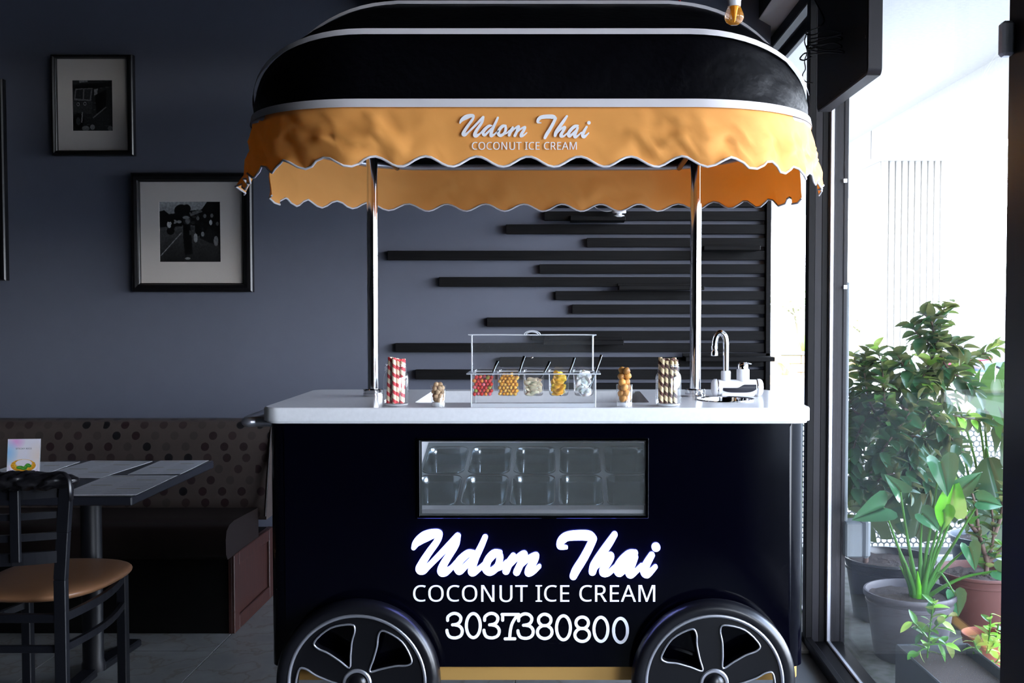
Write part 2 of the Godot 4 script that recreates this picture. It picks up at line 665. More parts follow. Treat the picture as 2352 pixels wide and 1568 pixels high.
func materials():
	M.wall = tri_tex(mat(rgb8(98, 101, 114), 0.75), noise_tex(0.02, 3, ramp([[0.0, grey(0.98)], [1.0, grey(1.0)]])), Vector3.ONE * 0.8)
	M.dark_wall = mat(rgb8(30, 30, 34), 0.85)
	M.ceiling = mat(rgb8(22, 22, 25), 0.9)
	M.bulkhead = mat(rgb8(236, 232, 230), 0.7)
	M.marble = tri_tex(mat(Color.WHITE, 0.32), noise_tex(0.006, 11, ramp([[0.0, rgb8(104, 104, 104)], [0.42, rgb8(122, 121, 119)], [0.5, rgb8(100, 93, 84)], [0.54, rgb8(120, 119, 117)], [1.0, rgb8(134, 134, 133)]]), 1024, 5), Vector3(0.7, 0.7, 0.7))
	M.grout = mat(rgb8(70, 70, 70), 0.9)
	M.frame = mat(rgb8(13, 12, 14), 0.5, 0.0, 0.3)
	M.frame_face = mat(rgb8(34, 32, 36), 0.45, 0.0, 0.35)
	M.gasket = mat(rgb8(190, 190, 196), 0.4, 0.3)
	M.pane = clear_sheet(0.012, rgb8(225, 240, 238), 0.0)
	M.pane.metallic_specular = 0.4
	M.black_gloss = mat(Color(0.004, 0.004, 0.006), 0.08)
	M.panel = mat(rgb8(2, 2, 8), 0.1, 0.0, 0.3)
	M.quartz = tri_tex(mat(rgb8(233, 233, 235), 0.16), noise_tex(0.05, 5, ramp([[0.0, grey(0.96)], [1.0, grey(1.0)]])), Vector3.ONE * 2.0)
	M.liner = mat(rgb8(228, 228, 230), 0.4)
	M.chrome = mat(rgb8(225, 225, 228), 0.07, 1.0)
	M.steel = mat(rgb8(128, 138, 144), 0.2, 1.0)
	M.gold = mat(rgb8(196, 152, 84), 0.42, 0.45)
	M.black_cloth = bumped(mat(rgb8(4, 4, 8), 0.5, 0.0, 0.22), noise_tex(0.03, 9), 0.25)
	M.black_cloth.uv1_triplanar = true
	M.black_cloth.uv1_world_triplanar = true
	M.black_cloth.uv1_scale = Vector3.ONE * 1.6
	M.orange = mat(rgb8(248, 172, 92), 0.68, 0.0, 0.3)
	M.orange.backlight_enabled = true
	M.orange.backlight = Color(0.5, 0.235, 0.008)
	M.white_trim = mat(rgb8(228, 222, 224), 0.6)
	M.lettering = mat(rgb8(250, 249, 252), 0.5)
	M.tyre = mat(rgb8(13, 13, 18), 0.3)
	M.rim_black = mat(rgb8(9, 9, 13), 0.28)
	M.silver = mat(rgb8(196, 197, 205), 0.33, 0.85)
	M.led = mat(rgb8(240, 244, 255), 0.4)
	M.led.emission_enabled = true
	M.led.emission = Color(0.88, 0.91, 1.0)
	M.led.emission_energy_multiplier = 3.2
	M.led_side = mat(rgb8(205, 212, 240), 0.25)
	M.led_side.emission_enabled = true
	M.led_side.emission = Color(0.42, 0.46, 1.0)
	M.led_side.emission_energy_multiplier = 30.0
	M.glass = clear_sheet(0.03, rgb8(235, 245, 242), 0.01)
	M.acrylic = clear_sheet(0.014, rgb8(240, 245, 250), 0.03)
	M.acrylic_edge = clear_sheet(0.5, rgb8(240, 244, 250), 0.12)
	M.picture_frame = mat(rgb8(15, 14, 16), 0.3)
	M.mat_board = mat(rgb8(205, 196, 188), 0.9)
	M.slat = tri_tex(mat(rgb8(22, 21, 22), 0.6, 0.0, 0.25), noise_tex(0.02, 21, ramp([[0.0, grey(0.72)], [0.5, grey(0.95)], [1.0, grey(1.0)]]), 512, 4), Vector3(0.35, 7.0, 7.0))
	M.wood = tri_tex(mat(rgb8(66, 34, 27), 0.45), noise_tex(0.015, 31, ramp([[0.0, grey(0.7)], [1.0, grey(1.0)]])), Vector3(5.0, 0.6, 5.0))
	M.brown_vinyl = mat(rgb8(30, 22, 20), 0.45, 0.0, 0.35)
	M.tan_vinyl = bumped(mat(rgb8(122, 86, 60), 0.4), noise_tex(0.08, 14), 0.02)
	M.black_metal = mat(rgb8(15, 16, 21), 0.42, 0.0, 0.4)
	M.table_top = mat(rgb8(28, 29, 36), 0.36)
	M.black_leather = mat(rgb8(20, 19, 22), 0.34)
	M.white_plastic = mat(rgb8(236, 236, 240), 0.25)
	M.grey_plastic = mat(rgb8(92, 98, 102), 0.5)
	M.dark_plastic = mat(rgb8(36, 36, 44), 0.3)
	M.rubber = mat(rgb8(6, 6, 6), 0.6, 0.0, 0.3)

# ------------------------------------------------------------------ the room
func room():
	var g := G()
	g.between(Vector3(-4.6, -0.2, -6.0), Vector3(1.11, -0.012, 2.7))
	var fl := structure("floor", g, M.grout, "grey marble tile floor under the cart and the dining table")
	# marble tiles, laid as far as the picture can show them
	var tile := G().box(Vector3.ZERO, Vector3(0.597, 0.012, 0.597), 0.0015).mesh()
	for i in range(-5, 5):
		for j in range(0, 5):
			var x := -1.384 + 0.6 * i + 0.3
			if x > 0.9:
				continue
			if x + 0.3 > 0.957:
				var cut := G().between(Vector3(x - 0.2985, -0.012, -4.665 - 0.6 * (j - 1) + 0.0015 - 0.6 + 0.6), Vector3(0.957, 0.0, -4.665 - 0.6 * (j - 1) + 0.5985), 0.0015)
				if j > 0:
					obj("tile", cut, M.marble, fl)
				continue
			var z := -4.365 + 0.6 * (1 - j) - 0.6 + 1.2
			piece("tile", tile, M.marble, fl, Transform3D(Basis(), Vector3(x, -0.006, z - 0.6)))
	g = G()
	g.between(Vector3(-4.6, 0, -4.99), Vector3(0.945, 2.95, -4.87))
	structure("wall_back", g, M.wall, "dark slate blue painted wall behind the cart")
	g = G()
	g.between(Vector3(-4.72, -0.2, -6.0), Vector3(-4.6, 2.95, 2.7))
	structure("wall_left", g, M.dark_wall, "dark wall beyond the left edge of the picture")
	g = G()
	g.between(Vector3(-4.72, -0.2, 2.7), Vector3(1.11, 2.95, 2.82))
	structure("wall_front", g, M.dark_wall, "dark wall behind the camera")
	g = G()
	g.between(Vector3(-4.72, -0.2, -6.12), Vector3(1.11, 2.95, -6.0))
	structure("wall_rear", g, M.dark_wall, "dark wall of the passage behind the blue wall")
	g = G()
	g.between(Vector3(-4.72, 2.95, -6.12), Vector3(1.2, 3.1, 2.82))
	structure("ceiling", g, M.ceiling, "dark ceiling above the cart")
	# bulkhead over the windows, and the solid end of that wall
	g = G()
	g.between(Vector3(0.89, 2.677, -6.0), Vector3(1.11, 2.95, 2.7))
	structure("wall_right", g, M.dark_wall, "dark bulkhead running above the window wall")
	g = G().flat()
	g.face([Vector3(0.889, 2.678, -6.0), Vector3(0.889, 2.678, 0.9), Vector3(0.998, 2.615, 0.9), Vector3(0.998, 2.615, -6.0)], Vector3(0.95, 3.0, -2.5))
	g.face([Vector3(0.998, 2.615, -6.0), Vector3(0.998, 2.615, 0.9), Vector3(0.998, 2.678, 0.9), Vector3(0.998, 2.678, -6.0)], Vector3(0.9, 2.6, -2.5))
	structure("trim_9", g, M.bulkhead, "pale sloping board between the bulkhead and the window head")
	g = G()
	g.between(Vector3(0.957, -0.05, -0.55), Vector3(1.11, 2.677, 2.7))
	structure("wall_right_end", g, M.dark_wall, "solid end of the window wall beside the camera")

func windows():
	# sill, head and mullions of the window wall; glass at x = 1.047
	var posts := [[0.55, 0.63], [2.13, 2.28], [4.14, 4.19], [5.9, 6.0]]
	var g := G()
	g.between(Vector3(0.957, -0.05, -6.0), Vector3(0.985, 0.03, -0.55), 0.004)
	g.between(Vector3(0.985, -0.05, -6.0), Vector3(1.11, 0.012, -0.55), 0.003)
	structure("trim_1", g, M.frame, "black metal sill rail along the foot of the window wall")
	g = G()
	g.between(Vector3(0.957, 2.555, -6.0), Vector3(1.0, 2.612, -0.55), 0.004)
	structure("trim_2", g, M.frame, "black metal head rail above the windows")
	g = G()
	g.between(Vector3(1.0, 2.585, -6.0), Vector3(1.085, 2.677, -0.55), 0.004)
	g.between(Vector3(1.035, 2.535, -6.0), Vector3(1.06, 2.6, -0.55), 0.003)
	structure("trim_3", g, M.frame_face, "grey inner step of the window head")
	for i in 3:
		var a: float = posts[i][1]
		var b: float = posts[i + 1][0]
		var w := Node3D.new()
		w.name = "window_%d" % (3 - i)
		add_child(w)
		w.position = Vector3(1.04, 0, -(a + b) * 0.5)
		w.set_meta("kind", "structure")
		w.set_meta("label", ["window pane just right of the camera", "tall window with the potted plants behind it", "narrow strip of window between slatted wall and mullion"][i])
		g = G()
		g.between(Vector3(1.046, 0.01, -b), Vector3(1.05, 2.56, -a))
		obj("pane", g, M.pane, w)
		g = G()
		for z in [-a - 0.006, -b + 0.006]:
			g.between(Vector3(1.041, 0.0, z - 0.006), Vector3(1.055, 2.55, z + 0.006), 0.002)
		g.between(Vector3(1.041, 0.006, -b), Vector3(1.055, 0.02, -a), 0.002)
		g.between(Vector3(1.041, 2.54, -b), Vector3(1.055, 2.555, -a), 0.002)
		obj("glazing_strip", g, M.gasket, w)
	for i in posts.size():
		var a: float = posts[i][0]
		var b: float = posts[i][1]
		var o := Node3D.new()
		o.name = "trim_%d" % (4 + i)
		add_child(o)
		o.position = Vector3(1.03, 0, -(a + b) * 0.5)
		o.set_meta("kind", "structure")
		o.set_meta("label", ["window mullion beside the camera", "black window mullion at the right edge of the picture", "black window mullion just right of the cart", "far end post of the window wall"][i])
		g = G()
		g.between(Vector3(0.957, 0.0, -b), Vector3(0.985, 2.6, -a), 0.003)
		g.between(Vector3(1.012, 0.0, -b + 0.004), Vector3(1.036, 2.6, -a - 0.004), 0.002)
		obj("mullion_cap", g, M.frame, o)
		g = G()
		g.between(Vector3(0.985, 0.0, -b + 0.003), Vector3(1.012, 2.6, -a - 0.003), 0.001)
		obj("mullion_face", g, M.frame_face, o)
		g = G()
		g.between(Vector3(1.036, 0.0, -b), Vector3(1.062, 2.6, -a), 0.002)
		g.between(Vector3(1.062, -0.05, -b + 0.006), Vector3(1.098, 2.6, -a - 0.006), 0.002)
		g.between(Vector3(1.098, -0.05, -b), Vector3(1.115, 2.6, -a), 0.002)
		obj("outer_profile", g, M.frame_face, o)
		if i == 2:
			for py in [415.0, 659.0]:
				var q := at(1942, py, 4.13)
				obj("clip", G().between(q + Vector3(-0.008, -0.008, -0.003), q + Vector3(0.006, 0.008, 0.004), 0.001), M.white_plastic, o)

# ------------------------------------------------------------------ the ice cream cart
const CX := -0.106          # middle of the canopy
const CD := 3.44           # depth of the middle of the cart
const PIV := 1.925         # height of the pivots of the canopy hoops
const HALF := 0.872
const STRAIGHT := 0.44

func hoop(fwd: float, up: float, nc := 14, ns := 14, from := 0.0) -> Array:
	var out := []
	var rx := HALF - STRAIGHT
	for i in nc:
		var f := deg_to_rad(lerpf(from, 90.0, float(i) / nc))
		out.append(Vector2(-(STRAIGHT + rx * cos(f)), sin(f)))
	for i in ns:
		out.append(Vector2(lerpf(-STRAIGHT, STRAIGHT, float(i) / ns), 1.0))
	for i in nc + 1:
		var f := deg_to_rad(lerpf(90.0, from, float(i) / nc))
		out.append(Vector2(STRAIGHT + rx * cos(f), sin(f)))
	var pts := []
	for p in out:
		pts.append(Vector3(CX + p.x, PIV + up * p.y, -(CD - fwd * p.y)))
	return pts

func cart():
	var c := thing("ice_cream_cart", "black ice cream cart with white counter, striped black canopy, orange scalloped valance and spoked wheels", "cart", Vector3(-0.09, 0, -3.44))
	var x0 := -0.896
	var x1 := 0.722
	var bx := (x0 + x1) * 0.5
	var bh := (x1 - x0) * 0.5
	var zf := -3.125
	var zb := -3.76
	var zc := (zf + zb) * 0.5
	var y0 := at(1230, 1531, 3.125).y
	var top := 1.054
	var under := top - 0.041
	# body: a shell with a window opening in the front
	var plan := rrect(bh, (zf - zb) * 0.5, 0.05, 10)
	var g := G()
	var mid := Vector3(bx, 0.7, zc)
	for i in plan.size():
		var p := plan[i]
		var q := plan[(i + 1) % plan.size()]
		var horiz: bool = absf(p.y - q.y) < 1e-6 and p.y > 0
		if horiz and absf(p.x - q.x) > 0.2:
			continue
		g.face([Vector3(bx + p.x, y0, zc + p.y), Vector3(bx + q.x, y0, zc + q.y), Vector3(bx + q.x, under, zc + q.y), Vector3(bx + p.x, under, zc + p.y)], Vector3(bx, (y0 + under) / 2, zc))
	var wl := at(968, 1100, 3.125).x
	var wr := at(1480, 1100, 3.125).x
	var wt := at(1200, 1014, 3.125).y
	var wb := at(1200, 1180, 3.125).y
	var front := PackedVector2Array([Vector2(bx - bh + 0.05, y0), Vector2(bx + bh - 0.05, y0), Vector2(bx + bh - 0.05, under), Vector2(bx - bh + 0.05, under)])
	var hole := PackedVector2Array([Vector2(wl, wb), Vector2(wr, wb), Vector2(wr, wt), Vector2(wl, wt)])
	g.extrude(front, zf - 0.012, zf, Transform3D(), false, [hole])
	g.flat()
	var bot := []
	for p in plan:
		bot.append(Vector3(bx + p.x, y0, zc + p.y))
	g.face(bot, mid)
	obj("body", g, M.panel, c)
	# gold plinth
	g = G()
	var pl := rrect(bh - 0.012, (zf - zb) * 0.5 - 0.012, 0.05, 10)
	var yp := at(1230, 1561, 3.137).y
	for i in pl.size():
		var p := pl[i]
		var q := pl[(i + 1) % pl.size()]
		g.face([Vector3(bx + p.x, yp, zc + p.y), Vector3(bx + q.x, yp, zc + q.y), Vector3(bx + q.x, y0, zc + q.y), Vector3(bx + p.x, y0, zc + p.y)], Vector3(bx, (y0 + yp) / 2, zc))
	g.flat()
	bot = []
	for p in pl:
		bot.append(Vector3(bx + p.x, yp, zc + p.y))
	g.face(bot, mid)
	obj("plinth", g, M.gold, c, "brushed gold plinth strip")
	# counter slab with the well and the basin cut out
	var sx0 := -0.913
	var sx1 := 0.737
	var sh := (sx1 - sx0) * 0.5
	var sxc := (sx0 + sx1) * 0.5
	var szf := -3.1
	var szb := -3.785
	var szc := (szf + szb) * 0.5
	var szh := (szf - szb) * 0.5
	g = G()
	var prof := [[0.0, -0.041], [0.0, -0.006], [0.0015, -0.0025], [0.006, 0.0]]
	var rings := []
	for pr in prof:
		var ring := []
		for p in rrect(sh - pr[0], szh - pr[0], 0.058 - pr[0], 12):
			ring.append(Vector3(sxc + p.x, top + pr[1], szc + p.y))
		rings.append(ring)
	for k in prof.size() - 1:
		for i in rings[k].size():
			var j: int = (i + 1) % rings[k].size()
			g.face([rings[k][i], rings[k][j], rings[k + 1][j], rings[k + 1][i]], Vector3(sxc, top - 0.03, szc))
	var lay := Transform3D(Basis(Vector3.RIGHT, Vector3(0, 0, -1), Vector3.UP), Vector3(sxc, top, szc))   # polygon y runs away from the lens
	var outer := PackedVector2Array()
	for p in rrect(sh - 0.006, szh - 0.006, 0.052, 12):
		outer.append(p)
	var wx0 := -0.475
	var wx1 := 0.262
	var wz0 := -3.265
	var wz1 := -3.71
	var well := PackedVector2Array()
	for p in rrect((wx1 - wx0) * 0.5, (wz0 - wz1) * 0.5, 0.02, 4):
		well.append(Vector2((wx0 + wx1) * 0.5 - sxc + p.x, szc - (wz0 + wz1) * 0.5 + p.y))
	var sink := Vector3(at_y(1667, 917.5, top).x, top, at_y(1667, 917.5, top).z)
	var sinkhole := ellipse(Vector2(sink.x - sxc, szc - sink.z), 0.085, 0.085, 28)
	g.extrude(outer, -0.041, 0.0, lay, true, [well, sinkhole])
	obj("counter", g, M.quartz, c, "white quartz counter slab")
	# thin lip under the slab
	g = G()
	var lip := rrect(sh - 0.008, szh - 0.008, 0.05, 10)
	for i in lip.size():
		var p := lip[i]
		var q := lip[(i + 1) % lip.size()]
		g.face([Vector3(sxc + p.x, top - 0.0475, szc + p.y), Vector3(sxc + q.x, top - 0.0475, szc + q.y), Vector3(sxc + q.x, top - 0.0412, szc + q.y), Vector3(sxc + p.x, top - 0.0412, szc + p.y)], Vector3(sxc, top - 0.044, szc))
	obj("counter_lip", g, M.liner, c)
	# well walls down to the tray
	var tz0 := -3.2
	var tz1 := -3.665
	var ty0 := at(1200, 1163, 3.2).y
	var ty1 := ty0 + 0.125
	g = G()
	g.between(Vector3(-0.5, ty0 - 0.06, wz1 - 0.02), Vector3(0.29, top - 0.0415, wz1 - 0.004))
	obj("well_back", g, M.liner, c, "white rear wall of the open well")
	g = G()
	g.between(Vector3(-0.5, ty0 - 0.06, wz1), Vector3(-0.488, top - 0.042, -3.14))
	obj("well_side", g, M.liner, c)
	g = G()
	g.between(Vector3(0.276, ty0 - 0.06, wz1), Vector3(0.288, top - 0.042, -3.14))
	obj("well_side", g, M.liner, c)
	# tilted steel tray with two rows of five pans
	var ax := Vector3.RIGHT
	var ay := Vector3(0, ty1 - ty0, tz1 - tz0)
	var alen := ay.length()
	ay = ay / alen
	var az := ax.cross(ay)
	var tw := 0.152
	var txc := -0.105
	var tf := Transform3D(Basis(ax, ay, az), Vector3(txc, ty0, tz0))
	var tray := G()
	var border := PackedVector2Array([Vector2(-0.382, -0.02), Vector2(0.382, -0.02), Vector2(0.382, alen + 0.03), Vector2(-0.382, alen + 0.03)])
	var holes := []
	var spots := []
	for r in 2:
		for k in 5:
			var cc := Vector2((k - 2) * 0.1525, alen * (0.25 + 0.5 * r))
			spots.append(cc)
			var hp := PackedVector2Array()
			for p in rrect(0.069, alen * 0.232, 0.032, 6):
				hp.append(cc + p)
			holes.append(hp)
	tray.extrude(border, 0.0, 0.0, tf, false, holes)
	var tn := obj("pan_tray", tray, M.steel, c, "brushed steel tray seen through the front glass")
	var pan := G()
	var levels := [[0.069, 0.232, 0.032, 0.0], [0.0705, 0.2355, 0.033, 0.003], [0.067, 0.226, 0.031, 0.0], [0.064, 0.217, 0.028, -0.03], [0.056, 0.192, 0.016, -0.088], [0.051, 0.178, 0.011, -0.096]]
	var pr2 := []
	for lv in levels:
		var ring := []
		for p in rrect(lv[0], alen * lv[1], lv[2], 6):
			ring.append(Vector3(p.x, p.y, lv[3]))
		pr2.append(ring)
	for k in levels.size() - 1:
		for i in pr2[k].size():
			var j: int = (i + 1) % pr2[k].size()
			pan.quad(pr2[k][i], pr2[k][j], pr2[k + 1][j], pr2[k + 1][i])
	pan.flat()
	pan.face(pr2[levels.size() - 1], Vector3(0, 0, -1))
	var pm := pan.mesh()
	for s in spots:
		piece("pan", pm, M.steel, c, Transform3D(tf.basis, tf * Vector3(s.x, s.y, 0) - c.position))
	g = G()
	g.between(Vector3(wl - 0.01, wb - 0.03, -3.2), Vector3(wr + 0.01, wb + 0.012, -3.135), 0.002)
	obj("window_ledge", g, M.silver, c, "pale ledge behind the foot of the glass")
	# front glass and its thin frame
	g = G()
	g.between(Vector3(wl - 0.008, wb - 0.008, zf + 0.001), Vector3(wr + 0.008, wt + 0.008, zf + 0.006), 0.001)
	obj("window_glass", g, M.glass, c)
	g = G()
	var fw := 0.004
	g.between(Vector3(wl - 0.012, wb - 0.006, zf), Vector3(wl - 0.004, wt + 0.008, zf + 0.009), 0.001)
	g.between(Vector3(wr + 0.004, wb - 0.006, zf), Vector3(wr + 0.012, wt + 0.004, zf + 0.009), 0.001)
	g.between(Vector3(wl - 0.012, wt + 0.004, zf), Vector3(wr + 0.012, wt + 0.012, zf + 0.009), 0.001)
	g.between(Vector3(wl - 0.012, wb - 0.012, zf), Vector3(wr + 0.012, wb - 0.004, zf + 0.009), 0.001)
	obj("window_frame", g, M.black_gloss, c)
	cart_lettering(c, zf)
	cart_wheels(c)
	cart_canopy(c, top)
	# push handle on the left end
	var hy := top - 0.052
	var hpts := spline([Vector3(-0.89, hy, -3.2), Vector3(-0.95, hy, -3.2), Vector3(-0.985, hy, -3.225), Vector3(-0.985, hy, -3.62), Vector3(-0.95, hy, -3.66), Vector3(-0.89, hy, -3.66)], 6)
	obj("push_handle", G().tube(hpts, 0.0155, 12), M.silver, c, "steel loop handle at the left end")
	# basin let into the counter
	g = G()
	g.lathe([Vector2(0.02, -0.07), Vector2(0.06, -0.066), Vector2(0.078, -0.03), Vector2(0.082, 0.001), Vector2(0.0925, 0.0035), Vector2(0.0935, 0.0005)], 40, Transform3D(Basis(), sink), 60)
	g.lathe([Vector2(0.0, -0.07), Vector2(0.02, -0.07)], 24, Transform3D(Basis(), sink))
	obj("basin", g, M.chrome, c, "round steel basin let into the counter")

func cart_lettering(c: Node3D, zf: float):
	# lit script letters: px of the photograph measured on the front of the cart
	var holder := Node3D.new()
	holder.name = "lit_sign"
	c.add_child(holder)
	holder.set_meta("label", "raised white lit script letters on the cart front")
	holder.position = at(1224, 1265, 3.12) - c.position
	var s := 1.877 / 7.127                      # lettering units to pixels
	var to := func(x, y) -> Vector2:
		var p := at(940 + 6 + (x - 100) * s, 1212 + 4 + (y - 150) * s * 1.02, 3.12)
		return Vector2(p.x, p.y)
	var k: float = s / 768.0
	var L := script_letters()
	for ch in ["U", "d", "o", "m", "T", "h", "a", "i"]:
		var rim := brush(G(), L[ch], to, k, zf - 0.002, zf + 0.013, 0.0026)
		var lt := obj("letter", rim, M.led_side, holder)
		var face := brush(G(), L[ch], to, k, zf + 0.013, zf + 0.022, 0.0004)
		obj("letter_face", face, M.led, lt)
	for sp in [[972, 1296], [1180, 1285], [1345, 1290], [1482, 1311]]:
		var l := OmniLight3D.new()
		l.name = "sign_glow"
		add_child(l)
		l.position = at(sp[0], sp[1], 3.12) + Vector3(0, 0, 0.03)
		l.light_color = Color(0.8, 0.85, 1.0)
		l.light_energy = 0.0012
		l.omni_range = 6.0
		l.omni_attenuation = 2.0
		l.light_size = 0.01
		l.shadow_enabled = true
	# flat lettering
	var a := at(949, 1382, 3.125)
	var b := at(1505, 1343, 3.125)
	var tm := text_mesh("COCONUT ICE CREAM", b.y - a.y, b.x - a.x, 0.001)
	put_text(tm, (a + b) * 0.5 + Vector3(0, 0, 0.0012), c, "lettering", M.lettering)
	# telephone number: drawn figures, sloping slightly down to the right
	var digits := {
		"3": [[[4, 30], [5, 16], [18, 4], [33, 6], [42, 20], [38, 38], [26, 46], [18, 47]], [[24, 47], [38, 52], [46, 68], [42, 88], [27, 97], [10, 93], [3, 78], [2, 68]]],
		"7": [[[2, 26], [2, 6]], [[0, 4], [48, 4]], [[45, 5], [30, 36], [24, 66], [22, 96]], [[9, 97], [37, 97]]],
	}
	var num := "3037380800"
	var px := [1025.0, 1068.0, 1110.0, 1153.0, 1188.0, 1232.0, 1275.0, 1318.0, 1361.0, 1406.0]
	var dy := [0.0, 0.0, 0.0, 2.0, 1.0, 1.5, 5.0, 8.0, 8.5, 11.0]
	for i in 10:
		var ox: float = px[i]
		var oy: float = 1406.0 + dy[i]
		var tod := func(x, y) -> Vector2:
			var p := at(ox + x * 0.8, oy + y * 0.6, 3.125)
			return Vector2(p.x, p.y)
		var st := []
		var d := num[i]
		if d == "0":
			var lp := []
			for q in 25:
				var an := TAU * q / 24
				lp.append([24 + 20 * cos(an), 50 + 46 * sin(an), 5.0])
			st = [lp]
		elif d == "8":
			var lp := []
			var lq := []
			for q in 21:
				var an := TAU * q / 20
				lp.append([24 + 18 * cos(an), 26 + 22 * sin(an), 5.0])
				lq.append([24 + 21 * cos(an), 72 + 25 * sin(an), 5.0])
			st = [lp, lq]
		else:
			for run in digits[d]:
				var lr := []
				for q in run:
					lr.append([q[0], q[1], 5.0])
				st.append(lr)
		obj("number", brush(G(), st, tod, 0.72 / 768.0, zf + 0.0004, zf + 0.0014, 0.0, 3), M.lettering, c)

func put_text(tm: Array, center: Vector3, parent: Node3D, called: String, m: Material):
	var o := MeshInstance3D.new()
	o.mesh = tm[0]
	o.material_override = m
	o.name = called
	parent.add_child(o, true)
	var bb: AABB = tm[0].get_aabb()
	var mid := bb.get_center()
	var base := Vector3.ZERO
	var p: Node = parent
	while p is Node3D and p != self:
		base += p.position
		p = p.get_parent()
	var sc: Vector3 = tm[1]
	o.transform = Transform3D(Basis.from_scale(sc), center - base - Vector3(mid.x * sc.x, mid.y * sc.y, 0))

func cart_wheels(c: Node3D):
	var R := 0.243
	var specs := [[at(821, 1584, 3.05), 0.0], [at(1640, 1586, 3.05), 18.0]]
	for sp in specs:
		var hub := Vector3(sp[0].x, R + 0.002, -3.05)
		var w := Node3D.new()
		w.name = "wheel"
		c.add_child(w, true)
		w.position = hub - c.position
		var face := Transform3D(Basis(Vector3.RIGHT, PI / 2), Vector3.ZERO)     # lathe axis towards the lens
		var g := G().lathe([Vector2(0.203, -0.055), Vector2(0.22, -0.06), Vector2(0.236, -0.052), Vector2(R, -0.03), Vector2(R, -0.012), Vector2(0.236, 0.008), Vector2(0.222, 0.014), Vector2(0.207, 0.01), Vector2(0.205, 0.0)], 72, face, 50)
		piece("tyre", g, M.tyre, w)
		g = G()
		var ring := []
		for k in 72:
			ring.append(Vector3(cos(TAU * k / 72), sin(TAU * k / 72), 0) * 0.2015 + Vector3(0, 0, 0.006))
		g.tube(ring, 0.0058, 8, true, false, 1.0, 1.0, Vector3.BACK)
		piece("rim_ring", g, M.silver, w, Transform3D(), "silver rim line")
		# disc with five openings
		var holes := []
		var trims := []
		for h in 5:
			var a0: float = deg_to_rad(115.0 + sp[1] + 72.0 * h)
			var cp := []
			for q in [[0.052, 0.0], [0.085, -11.0], [0.125, -16.5], [0.158, -20.5], [0.176, -17.5], [0.182, 0.0], [0.176, 17.5], [0.158, 20.5], [0.125, 16.5], [0.085, 11.0]]:
				var an: float = a0 + deg_to_rad(q[1] * 1.12)
				cp.append(Vector2(cos(an), sin(an)) * q[0])
			var hp := PackedVector2Array()
			for v in spline(cp, 4, true):
				hp.append(v)
			holes.append(hp)
			var tr := []
			for v in hp:
				tr.append(Vector3(v.x, v.y, 0.006))
			trims.append(tr)
		g = G().extrude(ellipse(Vector2.ZERO, 0.204, 0.204, 72), -0.03, 0.003, Transform3D(), true, holes)
		piece("spoke_disc", g, M.rim_black, w)
		for tr in trims:
			piece("spoke_trim", G().tube(tr, 0.0032, 6, true, false, 1.0, 1.0, Vector3.BACK), M.silver, w)
		g = G().lathe([Vector2(0.043, 0.0), Vector2(0.043, 0.006), Vector2(0.04, 0.009), Vector2(0.034, 0.009), Vector2(0.031, 0.006), Vector2(0.031, 0.003)], 36, face, 30)
		piece("hub_ring", g, M.silver, w)
		g = G().lathe([Vector2(0.03, 0.0), Vector2(0.028, 0.014), Vector2(0.02, 0.02), Vector2(0.0, 0.022)], 30, face, 50)
		piece("hub_cap", g, M.rim_black, w)
		g = G().lathe([Vector2(0.012, -0.12), Vector2(0.012, -0.03)], 12, face)
		piece("axle", g, M.rim_black, w)

